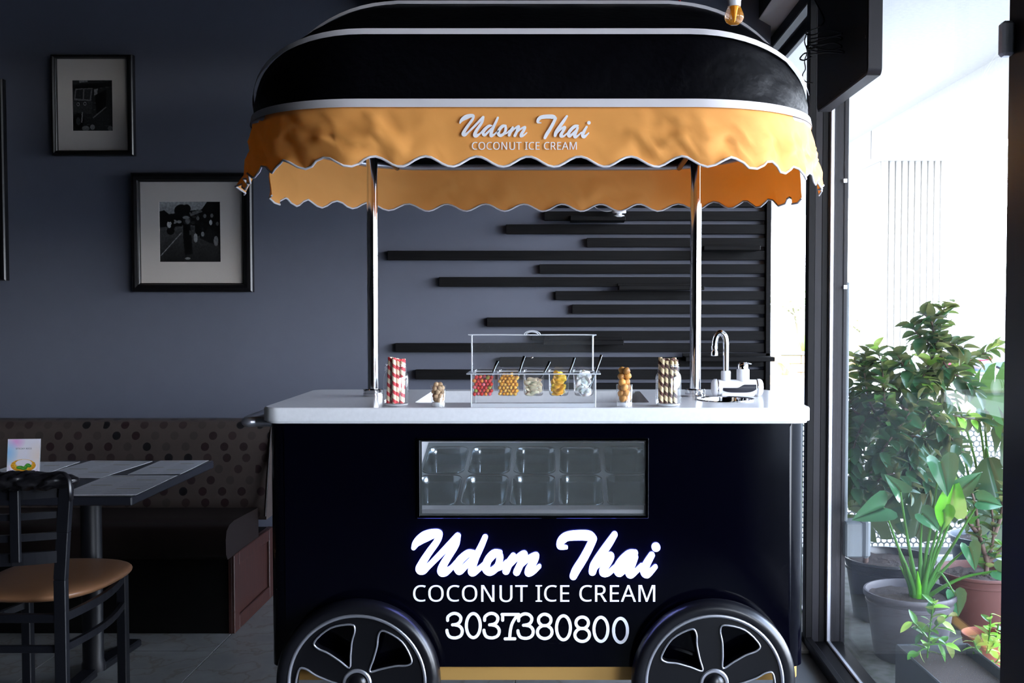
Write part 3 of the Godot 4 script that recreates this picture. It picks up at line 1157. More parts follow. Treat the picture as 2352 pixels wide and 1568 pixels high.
func cart_canopy(c: Node3D, top: float):
	# two chromed posts on flanges
	for px in [857.0, 1597.0]:
		var x := at(px, 800, 3.5).x
		var g := G().tube([Vector3(x, top, -3.5), Vector3(x, 1.45, -3.5), Vector3(x, 1.9, -3.5)], 0.0185, 20)
		obj("post", g, M.chrome, c, "chromed canopy post")
		g = G().lathe([Vector2(0.0, 0.0), Vector2(0.034, 0.0), Vector2(0.034, 0.010), Vector2(0.031, 0.011), Vector2(0.031, 0.0125), Vector2(0.034, 0.0135), Vector2(0.034, 0.022), Vector2(0.031, 0.025), Vector2(0.02, 0.026)], 28, Transform3D(Basis(), Vector3(x, top, -3.5)), 30)
		obj("post_flange", g, M.chrome, c)
	# hoops of the frame
	for hp in [[0.64, -0.05], [-0.60, -0.036]]:
		obj("canopy_hoop", G().tube(hoop(hp[0], hp[1], 16, 6), 0.0125, 10), M.silver, c, "bent chrome tube under the canopy")
	for px in [857.0, 1597.0]:
		var x := at(px, 800, 3.5).x
		var cross := G()
		cross.tube([Vector3(x, 1.885, -2.82), Vector3(x, 1.9, -3.44), Vector3(x, 1.885, -4.03)], 0.011, 8)
		obj("canopy_crossbar", cross, M.rim_black, c)
	# cloth: panels stretched between hoops
	var prof := [[0.66, -0.034], [0.585, 0.172], [0.0, 0.414], [-0.585, 0.172], [-0.62, -0.03]]
	var hoops := []
	for p in prof:
		hoops.append(hoop(p[0], p[1], 18, 20))
	var nz := FastNoiseLite.new()
	nz.seed = 5
	nz.frequency = 1.0
	for k in 4:
		var A: Array = hoops[k]
		var B: Array = hoops[k + 1]
		var last := A.size() - 1
		var fn := func(u, v) -> Vector3:
			var i: int = mini(int(u * last + 0.5), last)
			var p: Vector3 = A[i].lerp(B[i], v)
			var edge: float = sin(PI * v) * sin(PI * u)
			var out: Vector3 = (p - Vector3(CX, PIV - 0.35, -CD)).normalized()
			var rag: float = smoothstep(0.35, 0.75, absf(p.x - CX))
			var cr: float = absf(nz.get_noise_3dv(p * 5.0)) * 0.05 * rag + nz.get_noise_3dv(p * 2.2) * 0.012
			return p + out * edge * (0.010 + cr - 0.01 * rag)
		obj("canopy_cloth", G().grid(last, 10, fn), M.black_cloth, c, "black canopy cloth panel")
	# white bands on rim, rib and ridge
	for bd in [[hoop(0.661, -0.034, 18, 20), 0.0225, 0.0], [hoop(0.590, 0.171, 18, 20), 0.0165, 0.5], [hoop(0.004, 0.416, 18, 20), 0.012, 0.5], [hoop(-0.622, -0.03, 18, 20), 0.018, 0.0]]:
		var pts: Array = bd[0]
		var w: float = bd[1]
		var sh: float = bd[2]
		var last: int = pts.size() - 1
		var fn := func(u, v) -> Vector3:
			var i: int = mini(int(u * last + 0.5), last)
			var p: Vector3 = pts[i]
			var ox: float = p.x - CX
			ox = signf(ox) * maxf(0.0, absf(ox) - STRAIGHT) / 0.187
			var out: Vector3 = Vector3(ox, 0, (p.z + CD) / 0.436).normalized()
			return p + out * (0.008 + 0.004 * v) + Vector3(0, w * (0.5 - v) + w * (0.5 if sh > 0.0 else -0.1) * 0.0, 0)
		obj("canopy_band", G().grid(last, 2, fn), M.white_trim, c, "white band sewn on the canopy")
	valance(c, true)
	valance(c, false)
	# lettering on the front valance
	var zl := -2.7695
	var to := func(x, y) -> Vector2:
		var p := at(1040 + x / 7.127, 240 + y / 7.127, 2.7695)
		return Vector2(p.x, p.y)
	var L := script_letters()
	for ch in ["U", "d", "o", "m", "T", "h", "a", "i"]:
		obj("letter", brush(G(), L[ch], to, 1.0 / 7.127 / 869.0, zl - 0.0004, zl + 0.0004, 0.0), M.lettering, c)
	var a := at(1084, 344, 2.7695)
	var b := at(1325, 326, 2.7695)
	put_text(text_mesh("COCONUT ICE CREAM", b.y - a.y, b.x - a.x, 0.0008), (a + b) * 0.5, c, "lettering", M.lettering)

func valance(c: Node3D, front: bool):
	var rim: Array = hoop(0.662, -0.034, 34, 60, 1.5) if front else hoop(-0.623, -0.03, 34, 60, 2.0)
	var last: int = rim.size() - 1
	var per := 0.1352 if front else 0.149
	var crest := 0.0355 if front else -0.164
	# lengths along the hoop, zero at x = 0
	var arc := [0.0]
	for i in last:
		arc.append(arc[i] + Vector2(rim[i + 1].x - rim[i].x, rim[i + 1].z - rim[i].z).length())
	var zero := 0.0
	for i in last:
		if rim[i].x <= 0.0 and rim[i + 1].x > 0.0:
			zero = lerpf(arc[i], arc[i + 1], (0.0 - rim[i].x) / (rim[i + 1].x - rim[i].x))
	var outw := []
	for i in last + 1:
		var a: Vector3 = rim[maxi(i - 1, 0)]
		var b: Vector3 = rim[mini(i + 1, last)]
		var t := Vector3(b.x - a.x, 0, b.z - a.z).normalized()
		var o := Vector3(-t.z, 0, t.x)
		if o.dot(Vector3(a.x - CX, 0, a.z + CD)) < 0.0:
			o = -o
		outw.append(o)
	var nz := FastNoiseLite.new()
	nz.seed = 3 if front else 8
	nz.frequency = 1.0
	var base := 1.738 if front else 1.737
	var pt := func(i: int, v: float) -> Vector3:
		var s: float = arc[i] - zero
		var side: float = 1.0 - minf(1.0, minf(arc[i], arc[last] - arc[i]) / 0.55)
		var wavy: float = cos(TAU * (s - crest) / per)
		var yb: float = base + 0.0135 * wavy - side * (0.008 if front else 0.03)
		var p: Vector3 = rim[i]
		p.y += 0.002
		var calm: float = 1.0 - smoothstep(0.1, 0.42, absf(p.x + 0.12)) if front else 0.62
		var wr: float = nz.get_noise_2d(s * 5.0, v * 1.5) * 0.018 + absf(nz.get_noise_2d(s * 9.0 + v * 3.0, v * 3.0 + 40.0)) * (0.010 + 0.016 * (1.0 - calm))
		var flare: float = v * (0.003 + (0.055 * side * side if front else 0.0)) + v * (1.0 - calm * 0.92) * (wr + 0.006 * wavy * side) + sin(v * PI) * wr * 0.5 * (1.0 - calm)
		flare += v * side * side * 0.012 * sin(TAU * s / (per * 0.5))
		return Vector3(p.x, lerpf(p.y, yb, v), p.z) + outw[i] * (flare + 0.001)
	var fn := func(u, v) -> Vector3:
		return pt.call(mini(int(u * last + 0.5), last), v)
	var vl := obj("valance", G().grid(last, 9, fn), M.orange, c, "orange scalloped front valance" if front else "orange scalloped rear valance")
	var edge := []
	for i in last + 1:
		edge.append(pt.call(i, 1.0))
	obj("valance_piping", G().tube(edge, 0.0034, 6), M.white_trim, vl, "white piping along the scallops")

# ------------------------------------------------------------------ what stands on the counter
func jar(x: float, d: float, label: String) -> Node3D:
	var y := 1.054
	var t := thing("glass_jar", label, "jar", Vector3(x, y, -d))
	var prof := [Vector2(0.0, 0.0), Vector2(0.028, 0.0), Vector2(0.035, 0.003), Vector2(0.0385, 0.010), Vector2(0.039, 0.02), Vector2(0.039, 0.086), Vector2(0.0365, 0.096), Vector2(0.032, 0.1015), Vector2(0.0312, 0.105)]
	piece("body", G().lathe(prof, 36, Transform3D(), 70), M.glass, t)
	prof = [Vector2(0.0312, 0.105), Vector2(0.0335, 0.107), Vector2(0.0312, 0.1095), Vector2(0.0335, 0.112), Vector2(0.0312, 0.1145), Vector2(0.0335, 0.117), Vector2(0.0312, 0.1195), Vector2(0.0312, 0.124), Vector2(0.0325, 0.1265), Vector2(0.031, 0.128), Vector2(0.029, 0.1265)]
	piece("threaded_neck", G().lathe(prof, 36, Transform3D(), 80), M.glass, t)
	piece("thick_base", G().lathe([Vector2(0.0, 0.0005), Vector2(0.03, 0.0005), Vector2(0.036, 0.004), Vector2(0.034, 0.008), Vector2(0.0, 0.006)], 30, Transform3D(), 40), M.acrylic_edge, t)
	return t

func stripe_mat(a: Color, b: Color, seed_: int, turns: float) -> StandardMaterial3D:
	var im := Image.create(64, 64, false, Image.FORMAT_RGB8)
	var f := FastNoiseLite.new()
	f.seed = seed_
	f.frequency = 0.2
	for y in 64:
		for x in 64:
			var t := fposmod((x + y) / 64.0, 1.0)
			var c := a if t < 0.42 else b
			var k := 1.0 + 0.10 * f.get_noise_2d(x, y)
			im.set_pixel(x, y, Color(c.r * k, c.g * k, c.b * k))
	var m := mat(Color.WHITE, 0.7)
	m.albedo_texture = ImageTexture.create_from_image(im)
	m.uv1_scale = Vector3(1, turns, 1)
	return m

func sticks(x: float, d: float, m: Material, called: String, label: String, category: String, group: String, r: float, n: int, high: float):
	var made := 0
	var cell := r * 2.06
	for j in range(-3, 4):
		for i in range(-3, 4):
			var px := (i + 0.5 * (j & 1)) * cell
			var pz := j * cell * 0.87
			if Vector2(px, pz).length() > 0.0305 - r or made >= n:
				continue
			made += 1
			var y0 := 1.0635
			var h := high + rng.randf_range(-0.006, 0.006)
			var lean := Vector3(rng.randf_range(-0.2, 1.0) * 0.007, 0, rng.randf_range(-0.004, 0.004))
			var a := Vector3(x + px * 1.05 - 0.002, y0, -d + pz)
			var b := a + Vector3(0, h, 0) + lean
			var g := G()
			g.tube([a, a.lerp(b, 0.25), a.lerp(b, 0.5), a.lerp(b, 0.75), b], r, 12)
			var o := obj(called, g, m)
			tag(o, label, category, group)

func tub_rings(hw: float, hd: float, h: float) -> ArrayMesh:
	var g := G()
	var lv := [[hw, hd, 0.010, h], [hw, hd, 0.010, h - 0.004], [hw - 0.0015, hd - 0.0015, 0.010, h - 0.006], [hw - 0.003, hd - 0.004, 0.010, 0.012], [hw - 0.005, hd - 0.006, 0.010, 0.004], [hw - 0.010, hd - 0.011, 0.008, 0.0]]
	var rings := []
	for l in lv:
		var ring := []
		for p in rrect(l[0], l[1], l[2], 5):
			ring.append(Vector3(p.x, l[3], p.y))
		rings.append(ring)
	for k in lv.size() - 1:
		for i in rings[k].size():
			var j: int = (i + 1) % rings[k].size()
			g.face([rings[k][i], rings[k][j], rings[k + 1][j], rings[k + 1][i]], Vector3(0, h * 0.5, 0))
	g.flat()
	g.face(rings[lv.size() - 1], Vector3(0, h, 0))
	return g.mesh()

func counter_things():
	var y := 1.054
	# left: pink striped wafer sticks
	var x := at(910, 930, 3.16).x
	jar(x, 3.16, "glass jar holding the pink and white striped sticks")
	sticks(x, 3.16, stripe_mat(rgb8(206, 52, 62), rgb8(240, 220, 190), 4, 38.0), "wafer_stick", "pink and cream spiral striped wafer stick in the left jar", "wafer", "striped sticks in the left jar", 0.0062, 13, 0.134)
	# right: chocolate striped ones
	x = at(1535, 930, 3.16).x
	jar(x, 3.16, "glass jar holding the brown and cream striped sticks")
	sticks(x, 3.16, stripe_mat(rgb8(82, 42, 34), rgb8(226, 204, 160), 6, 36.0), "wafer_stick", "brown and cream spiral striped wafer stick in the right jar", "wafer", "striped sticks in the right jar", 0.0064, 12, 0.132)
	# small glasses with nuts
	cup_of_nuts(at(1007, 930, 3.15).x, 3.15, 0.0235, 0.0195, 0.063, "small flared glass with pale peanuts beside the left jar", "peanut", "pale roasted peanut in the small left glass", "peanuts in the left glass", rgb8(206, 174, 136), 0.0075, 26, 1.3)
	cup_of_nuts(at(1434, 930, 3.15).x, 3.15, 0.0245, 0.0235, 0.066, "small straight glass heaped with golden nuts right of the topping box", "golden_nut", "golden brown coated nut in the small right glass", "nuts in the right glass", rgb8(214, 152, 74), 0.0108, 15, 1.15)
	topping_box()
	faucet()

func cup_of_nuts(x: float, d: float, rt: float, rb: float, h: float, label: String, called: String, nlabel: String, group: String, col: Color, r: float, n: int, long: float):
	var y := 1.054
	var t := thing("small_glass", label, "glass", Vector3(x, y, -d))
	piece("bowl", G().lathe([Vector2(rb - 0.002, 0.014), Vector2(rb, 0.0), Vector2(rt, h), Vector2(rt - 0.0012, h + 0.0006), Vector2(rt - 0.0022, h)], 30, Transform3D(), 70), M.glass, t)
	piece("heavy_foot", G().lathe([Vector2(0.0, 0.0), Vector2(rb - 0.001, 0.0), Vector2(rb, 0.003), Vector2(rb + 0.0003, 0.010), Vector2(rb - 0.002, 0.013), Vector2(0.0, 0.012)], 30, Transform3D(), 40), M.acrylic_edge, t)
	var nz := FastNoiseLite.new()
	nz.seed = 17
	nz.frequency = 0.02
	var shapes := []
	var mats := []
	for k in 3:
		shapes.append(G().ball(Vector3.ZERO, Vector3(r * long, r, r * 0.95), 12, 8, Basis(), nz, 0.18 + 0.05 * k).mesh())
		var mm := mat(col.darkened(0.12 * k).lerp(rgb8(150, 92, 44), 0.12 * k), 0.5)
		mats.append(mm)
	var cy := y + 0.013 + r
	var made := 0
	var lay := 0
	while made < n:
		var ring := 5 if r < 0.009 else 3
		var ri := rb - r * 1.25 + (rt - rb) * (lay * r * 1.5 / h)
		if cy > y + h:
			ring = 3 if r < 0.009 else 2
			ri = r * 0.9
		for k in ring + (1 if r < 0.009 and cy < y + h else 0):
			if made >= n:
				break
			var an := TAU * k / ring + lay * 0.8
			var rr := ri if k < ring else 0.0
			var p := Vector3(x + cos(an) * rr, cy + rng.randf_range(-0.0015, 0.0015), -d + sin(an) * rr)
			var b := Basis.from_euler(Vector3(rng.randf() * TAU, rng.randf() * TAU, rng.randf() * TAU))
			single(called, shapes[made % 3], mats[(made * 7) % 3], Transform3D(b, p), nlabel, "nut", group)
			made += 1
		cy += r * 1.55
		lay += 1

func topping_box():
	var d0 := 3.115
	var d1 := 3.258
	var y := 1.054
	var xl := at(1081, 930, d0).x
	var xr := at(1369, 930, d0).x
	var ry := at(1220, 857, 3.125).y
	var t := thing("topping_box", "clear acrylic box with raised lid holding five tubs of dessert toppings", "container", Vector3((xl + xr) * 0.5, y, -(d0 + d1) * 0.5))
	var g := G()
	var th := 0.003
	g.between(Vector3(xl, y, -d0 - th), Vector3(xr, ry, -d0), 0.0008)
	g.between(Vector3(xl, y, -d1), Vector3(xr, ry, -d1 + th), 0.0008)
	g.between(Vector3(xl, y, -d1), Vector3(xl + th, ry, -d0), 0.0008)
	g.between(Vector3(xr - th, y, -d1), Vector3(xr, ry, -d0), 0.0008)
	obj("base_wall", g, M.acrylic, t)
	g = G()
	for sx in [xl + 0.002, xr - 0.002]:
		g.tube([Vector3(sx, y, -d0 - 0.001), Vector3(sx, ry, -d0 - 0.001)], 0.0022, 8)
		g.tube([Vector3(sx, y, -d1 + 0.001), Vector3(sx, ry, -d1 + 0.001)], 0.0022, 8)
	g.between(Vector3(xl, y, -d0 - 0.004), Vector3(xr, y + 0.012, -d0), 0.001)
	obj("base_edge", g, M.acrylic_edge, t)
	# flange with five openings
	var fx0 := at(1071, 857, 3.12).x
	var fx1 := at(1380, 857, 3.12).x
	var cx := (xl + xr) * 0.5
	g = G()
	var plate := PackedVector2Array()
	for p in rrect((fx1 - fx0) * 0.5, (d1 - d0) * 0.5 + 0.004, 0.006, 4):
		plate.append(p)
	var holes := []
	var tubx := [1108.0, 1166.5, 1225.0, 1283.5, 1341.5]
	var tubs := []
	var zc := -(d0 + d1) * 0.5
	for px in tubx:
		var tx := at(px, 880, 3.125).x
		tubs.append(tx)
		var hp := PackedVector2Array()
		for p in rrect(0.0325, 0.06, 0.008, 4):
			hp.append(p + Vector2(tx - (fx0 + fx1) * 0.5, 0))
		holes.append(hp)
	g.extrude(plate, -0.003, 0.0, Transform3D(Basis(Vector3.RIGHT, Vector3(0, 0, -1), Vector3.UP), Vector3((fx0 + fx1) * 0.5, ry, zc)), true, holes)
	obj("flange", g, M.acrylic_edge, t)
	# lid standing open at the back
	var lx0 := at(1083, 800, 3.25).x
	var lx1 := at(1362, 800, 3.25).x
	var ly := at(1220, 769, 3.25).y
	g = G()
	g.between(Vector3(lx0, ry, -3.262), Vector3(lx1, ly, -3.259))
	obj("lid_panel", g, M.acrylic, t)
	g = G()
	var e := 0.0022
	g.tube(spline([Vector3(lx0, ry, -3.256), Vector3(lx0, (ry + ly) * 0.5, -3.256), Vector3(lx0, ly - 0.006, -3.256), Vector3(lx0 + 0.004, ly, -3.256), Vector3((lx0 + lx1) * 0.5, ly, -3.256), Vector3(lx1 - 0.004, ly, -3.256), Vector3(lx1, ly - 0.006, -3.256), Vector3(lx1, (ry + ly) * 0.5, -3.256), Vector3(lx1, ry, -3.256)], 5), e, 8)
	g.between(Vector3(lx0, ry, -3.263), Vector3(lx0 + 0.003, ly, -3.243), 0.001)
	g.between(Vector3(lx1 - 0.003, ry, -3.263), Vector3(lx1, ly, -3.243), 0.001)
	obj("lid_edge", g, M.acrylic_edge, t)
	g = G()
	var hx := at(1222, 762, 3.25).x
	for r in [0.0255, 0.019]:
		var ap := []
		for k in 13:
			var an := PI * k / 12
			ap.append(Vector3(hx + cos(an) * r, ly + sin(an) * r * 0.5, -3.255))
		g.tube(ap, 0.0018, 6)
	obj("lid_handle", g, M.acrylic_edge, t)
	g = G().ball(Vector3(hx, at(1222, 821, 3.25).y, -3.254), Vector3(0.0035, 0.0035, 0.002), 10, 6)
	obj("lid_stud", g, M.chrome, t)
	# tubs
	var th2 := at(1220, 857, 3.125).y - at(1220, 910, 3.125).y
	var tm := tub_rings(0.0325, 0.06, th2 + 0.004)
	var names := ["clear square tub of red, orange and green pearls", "clear square tub of yellow corn kernels", "clear square tub of pale jelly strips in syrup", "clear square tub of yellow fruit slices", "clear square tub of white coconut pieces"]
	var tb := ry - th2
	for i in 5:
		single("topping_tub", tm, M.acrylic, Transform3D(Basis(), Vector3(tubs[i], tb, zc)), names[i], "tub")
	# 1: pearls
	var pearl := G().ball(Vector3.ZERO, Vector3.ONE * 0.0056, 12, 8).mesh()
	var cols := [["red", rgb8(226, 62, 52)], ["orange", rgb8(246, 150, 62)], ["pale green", rgb8(176, 178, 68)], ["pink", rgb8(236, 110, 120)]]
	var pm := []
	for cdef in cols:
		var m := mat(cdef[1], 0.18)
		m.subsurf_scatter_enabled = true
		m.subsurf_scatter_strength = 0.2
		pm.append(m)
	for layer in 6:
		for row in 5:
			for k in 5:
				if layer == 5 and (row == 0 or rng.randf() < 0.35):
					continue
				if row > 2 and layer < 4:
					continue
				var p := Vector3(tubs[0] + (k - 2) * 0.01135 + (0.0025 if layer & 1 else -0.0025), tb + 0.0065 + layer * 0.0096, zc + 0.0495 - row * 0.0118 + rng.randf_range(-0.0008, 0.0008))
				p += Vector3(rng.randf_range(-0.0008, 0.0008), rng.randf_range(-0.0012, 0.0012), 0)
				var ci := rng.randi() % 10
				ci = [0, 0, 0, 1, 1, 2, 2, 2, 3, 3][ci]
				single("fruit_pearl", pearl, pm[ci], Transform3D(Basis(), p), cols[ci][0] + " fruit pearl in the leftmost topping tub", "pearl", cols[ci][0] + " pearls in the leftmost tub")
	# 2: corn
	var nz := FastNoiseLite.new()
	nz.frequency = 0.02
	var corn := G().ball(Vector3.ZERO, Vector3(0.0062, 0.0058, 0.0048), 10, 8, Basis(), nz, 0.12).mesh()
	var cm := [mat(rgb8(242, 176, 44), 0.3), mat(rgb8(230, 158, 34), 0.3), mat(rgb8(246, 196, 84), 0.3)]
	for layer in 7:
		for row in 5:
			for k in 5:
				if layer == 6 and (absi(k - 2) > 1 or row > 3):
					continue
				if row > 2 and layer < 5:
					continue
				var p := Vector3(tubs[1] + (k - 2) * 0.0113 + (0.0025 if layer & 1 else -0.0025), tb + 0.0062 + layer * 0.0094, zc + 0.0495 - row * 0.0115)
				p += Vector3(rng.randf_range(-0.001, 0.001), rng.randf_range(-0.001, 0.001), rng.randf_range(-0.0005, 0.0005))
				single("corn_kernel", corn, cm[rng.randi() % 3], Transform3D(Basis.from_euler(Vector3(rng.randf() * TAU, rng.randf() * TAU, 0)), p), "yellow sweet corn kernel in the second topping tub", "corn", "corn kernels in the second tub")
	# 3 to 5: strips and slices
	soft_pieces(tubs[2], tb, zc, "jelly_strip", "pale translucent jelly strip in the middle topping tub", "jelly", "jelly strips in the middle tub", [rgb8(226, 212, 184), rgb8(214, 198, 166), rgb8(232, 222, 200)], 26, 0.05, 0.017, 0.050, 0.3)
	soft_pieces(tubs[3], tb, zc, "fruit_slice", "bright yellow fruit slice in the fourth topping tub", "fruit", "yellow slices in the fourth tub", [rgb8(250, 196, 26), rgb8(244, 176, 16), rgb8(252, 210, 60)], 30, 0.036, 0.016, 0.062, 0.9)
	soft_pieces(tubs[4], tb, zc, "coconut_piece", "white coconut piece heaped in the rightmost topping tub", "coconut", "coconut pieces in the rightmost tub", [rgb8(236, 236, 234), rgb8(226, 230, 230), rgb8(244, 244, 242)], 30, 0.034, 0.02, 0.072, 0.7)
	# serving spoons, one in each tub
	var sp := [[[1143, 829], [1137, 842], [1126, 872], [1118, 890]], [[1204, 818], [1199, 834], [1188, 868], [1177, 888]], [[1262, 830], [1257, 842], [1242, 868], [1224, 888]], [[1319, 821], [1314, 838], [1302, 868], [1293, 892]], [[1381, 815], [1376, 832], [1365, 862], [1354, 890]]]
	var sl := ["small steel spoon in the tub of pearls", "small steel spoon in the tub of corn", "small steel spoon sunk in the pale jelly tub", "small steel spoon in the tub of yellow slices", "small steel spoon leaning out of the coconut tub"]
	for i in 5:
		var path := []
		for k in 4:
			path.append(at(sp[i][k][0], sp[i][k][1], 3.215 - 0.018 * k))
		var node := thing("spoon", sl[i], "spoon", path[3], "spoons in the topping tubs")
		var pts := spline(path, 5)
		var rad := []
		for k in pts.size():
			rad.append(lerpf(0.0042, 0.0022, float(k) / pts.size()))
		obj("handle", G().tube(pts, rad, 8, false, true, 1.0, 0.35, Vector3.BACK), M.steel, node)
		var dir: Vector3 = (path[3] - path[2]).normalized()
		var b := Basis(dir.cross(Vector3.BACK).normalized(), dir, Vector3.BACK)
		obj("bowl", G().ball(path[3] + dir * 0.012, Vector3(0.0085, 0.014, 0.003), 14, 8, b), M.steel, node)

func soft_pieces(tx: float, tb: float, zc: float, called: String, label: String, category: String, group: String, cols: Array, n: int, long: float, wide: float, high: float, curl: float):
	var mats := []
	for c in cols:
		var m := mat(c, 0.28)
		m.subsurf_scatter_enabled = true
		m.subsurf_scatter_strength = 0.25
		mats.append(m)
	for i in n:
		var lv := float(i) / (n - 1)
		var front := i % 3 != 2
		var bend := curl * rng.randf_range(0.5, 1.2) * (1 if rng.randf() < 0.5 else -1)
		var w := wide * rng.randf_range(0.7, 1.1)
		var l := long * rng.randf_range(0.75, 1.05)
		var th := 0.0035
		var c := Vector3(tx + rng.randf_range(-0.008, 0.008), tb + 0.010 + lv * (high - 0.012), zc + (0.047 if front else 0.02) + rng.randf_range(-0.006, 0.002))
		var tilt := rng.randf_range(-0.6, 0.6)
		var yaw := rng.randf_range(-0.35, 0.35)
		var roll := rng.randf_range(-0.5, 0.9)
		var b := Basis.from_euler(Vector3(roll, yaw, tilt))
		var path := []
		var rad := []
		for k in 9:
			var u := float(k) / 8.0 * 2.0 - 1.0
			var q := c + b * Vector3(u * l * 0.5, bend * 0.012 * (1.0 - u * u) + 0.0015 * sin(u * 7.0 + i), 0.003 * sin(u * 4.0 + i * 2.0))
			q.x = clampf(q.x, tx - 0.0255, tx + 0.0255)
			q.y = clampf(q.y, tb + 0.006, tb + high + 0.008)
			q.z = clampf(q.z, zc - 0.05, zc + 0.0525)
			path.append(q)
			rad.append(w * 0.5 * sqrt(maxf(0.05, 1.0 - pow(absf(u), 2.6))))
		var g := G().tube(path, rad, 10, false, true, 1.0, 0.28, b * Vector3(0, 0.35, 1))
		tag(obj(called, g, mats[i % 3]), label, category, group)

func faucet():
	var d := 3.5
	var t := thing("heater_faucet", "white electric heater faucet with chrome swan neck at the right end of the counter", "faucet", at(1692, 912, d))
	var y := 1.054
	var xl := at(1634, 890, d).x
	var xr := at(1752, 890, d).x
	var r := 0.0285
	var cy := y + 0.001 + r
	var along := Transform3D(Basis(Vector3.UP, Vector3.RIGHT, Vector3.FORWARD).orthonormalized(), Vector3(xl, cy, -d))
	var w := xr - xl
	var g := G().lathe([Vector2(0.021, 0.02), Vector2(0.0265, 0.022), Vector2(0.0265, w - 0.022), Vector2(0.021, w - 0.02)], 36, along, 60)
	obj("tank", g, M.white_plastic, t)
	for e in [[0.0, 0.018, 1.0], [w, w - 0.018, -1.0]]:
		var a: float = e[0]
		var b: float = e[1]
		var s: float = e[2]
		var cap := [Vector2(0.0, a), Vector2(0.018, a + 0.0005 * s), Vector2(0.025, a + 0.004 * s), Vector2(r, a + 0.009 * s), Vector2(r, b), Vector2(0.024, b)]
		if s < 0.0:
			cap.reverse()
		obj("end_cap", G().lathe(cap, 36, along, 40), M.white_plastic, t)
		obj("chrome_band", G().lathe([Vector2(0.027, b + (0.0 if s > 0 else -0.005)), Vector2(0.0275, b + (0.001 if s > 0 else -0.004)), Vector2(0.0275, b + (0.004 if s > 0 else -0.001)), Vector2(0.027, b + (0.005 if s > 0 else 0.0))], 36, along, 60), M.chrome, t)
	# saddle on which the tank lies
	g = G()
	g.between(Vector3(xl + 0.03, y, -d - 0.018), Vector3(xr - 0.03, cy - 0.015, -d + 0.02), 0.004)
	obj("foot", g, M.white_plastic, t)
	# dark display window wrapped on the front
	var px0 := at(1658, 890, d).x
	var px1 := at(1734, 890, d).x
	var fn := func(u, v) -> Vector3:
		var hi: float = lerpf(0.02, 0.42, smoothstep(0.42, 0.66, u))
		var lo: float = -0.62 + 0.5 * pow(absf(u * 2.0 - 1.0), 4.0) * (0.6 if u < 0.5 else 0.9)
		var an: float = lerpf(lo, maxf(hi, lo + 0.02), v)
		return Vector3(lerpf(px0, px1, u), cy + sin(an) * 0.0272, -d + cos(an) * 0.0272)
	obj("display_window", G().grid(28, 8, fn), M.dark_plastic, t)
	# spout
	var sx := at(1667, 850, d).x
	g = G().lathe([Vector2(0.014, 0.02), Vector2(0.0165, 0.024), Vector2(0.0165, 0.052), Vector2(0.0145, 0.056), Vector2(0.0, 0.056)], 28, Transform3D(Basis(), Vector3(sx, cy, -d)), 50)
	obj("spout_collar", g, M.white_plastic, t)
	var neck := []
	for p in [[1667, 858], [1667, 820], [1667, 790], [1664, 772], [1655, 764], [1646, 771], [1642, 784], [1641, 794]]:
		neck.append(at(p[0], p[1], d))
	obj("spout", G().tube(spline(neck, 6), 0.0105, 16), M.chrome, t)
	var tip := at(1640.5, 794, d)
	g = G().lathe([Vector2(0.0, -0.034), Vector2(0.0095, -0.034), Vector2(0.0125, -0.032), Vector2(0.0118, -0.022), Vector2(0.009, -0.014), Vector2(0.0112, -0.012), Vector2(0.0112, 0.0), Vector2(0.009, 0.002)], 24, Transform3D(Basis(), tip), 40)
	obj("nozzle", g, M.chrome, t)
	# handle
	var kx := at(1706.5, 850, d).x
	g = G().lathe([Vector2(0.018, 0.02), Vector2(0.0215, 0.026), Vector2(0.0215, 0.058), Vector2(0.0195, 0.062), Vector2(0.0, 0.062)], 30, Transform3D(Basis(), Vector3(kx, cy, -d)), 50)
	obj("handle_collar", g, M.white_plastic, t)
	var ky := cy + 0.062
	g = G().lathe([Vector2(0.0185, 0.0), Vector2(0.0185, 0.006), Vector2(0.0175, 0.016), Vector2(0.013, 0.022), Vector2(0.0, 0.0235)], 26, Transform3D(Basis(), Vector3(kx - 0.001, ky, -d)), 50)
	obj("handle_knob", g, M.chrome, t)
	g = G()
	g.tube([Vector3(kx, ky + 0.018, -d), Vector3(kx + 0.016, ky + 0.019, -d), Vector3(kx + 0.028, ky + 0.0165, -d)], [0.007, 0.006, 0.004], 10, false, true, 1.0, 0.5)
	obj("handle_lever", g, M.chrome, t)

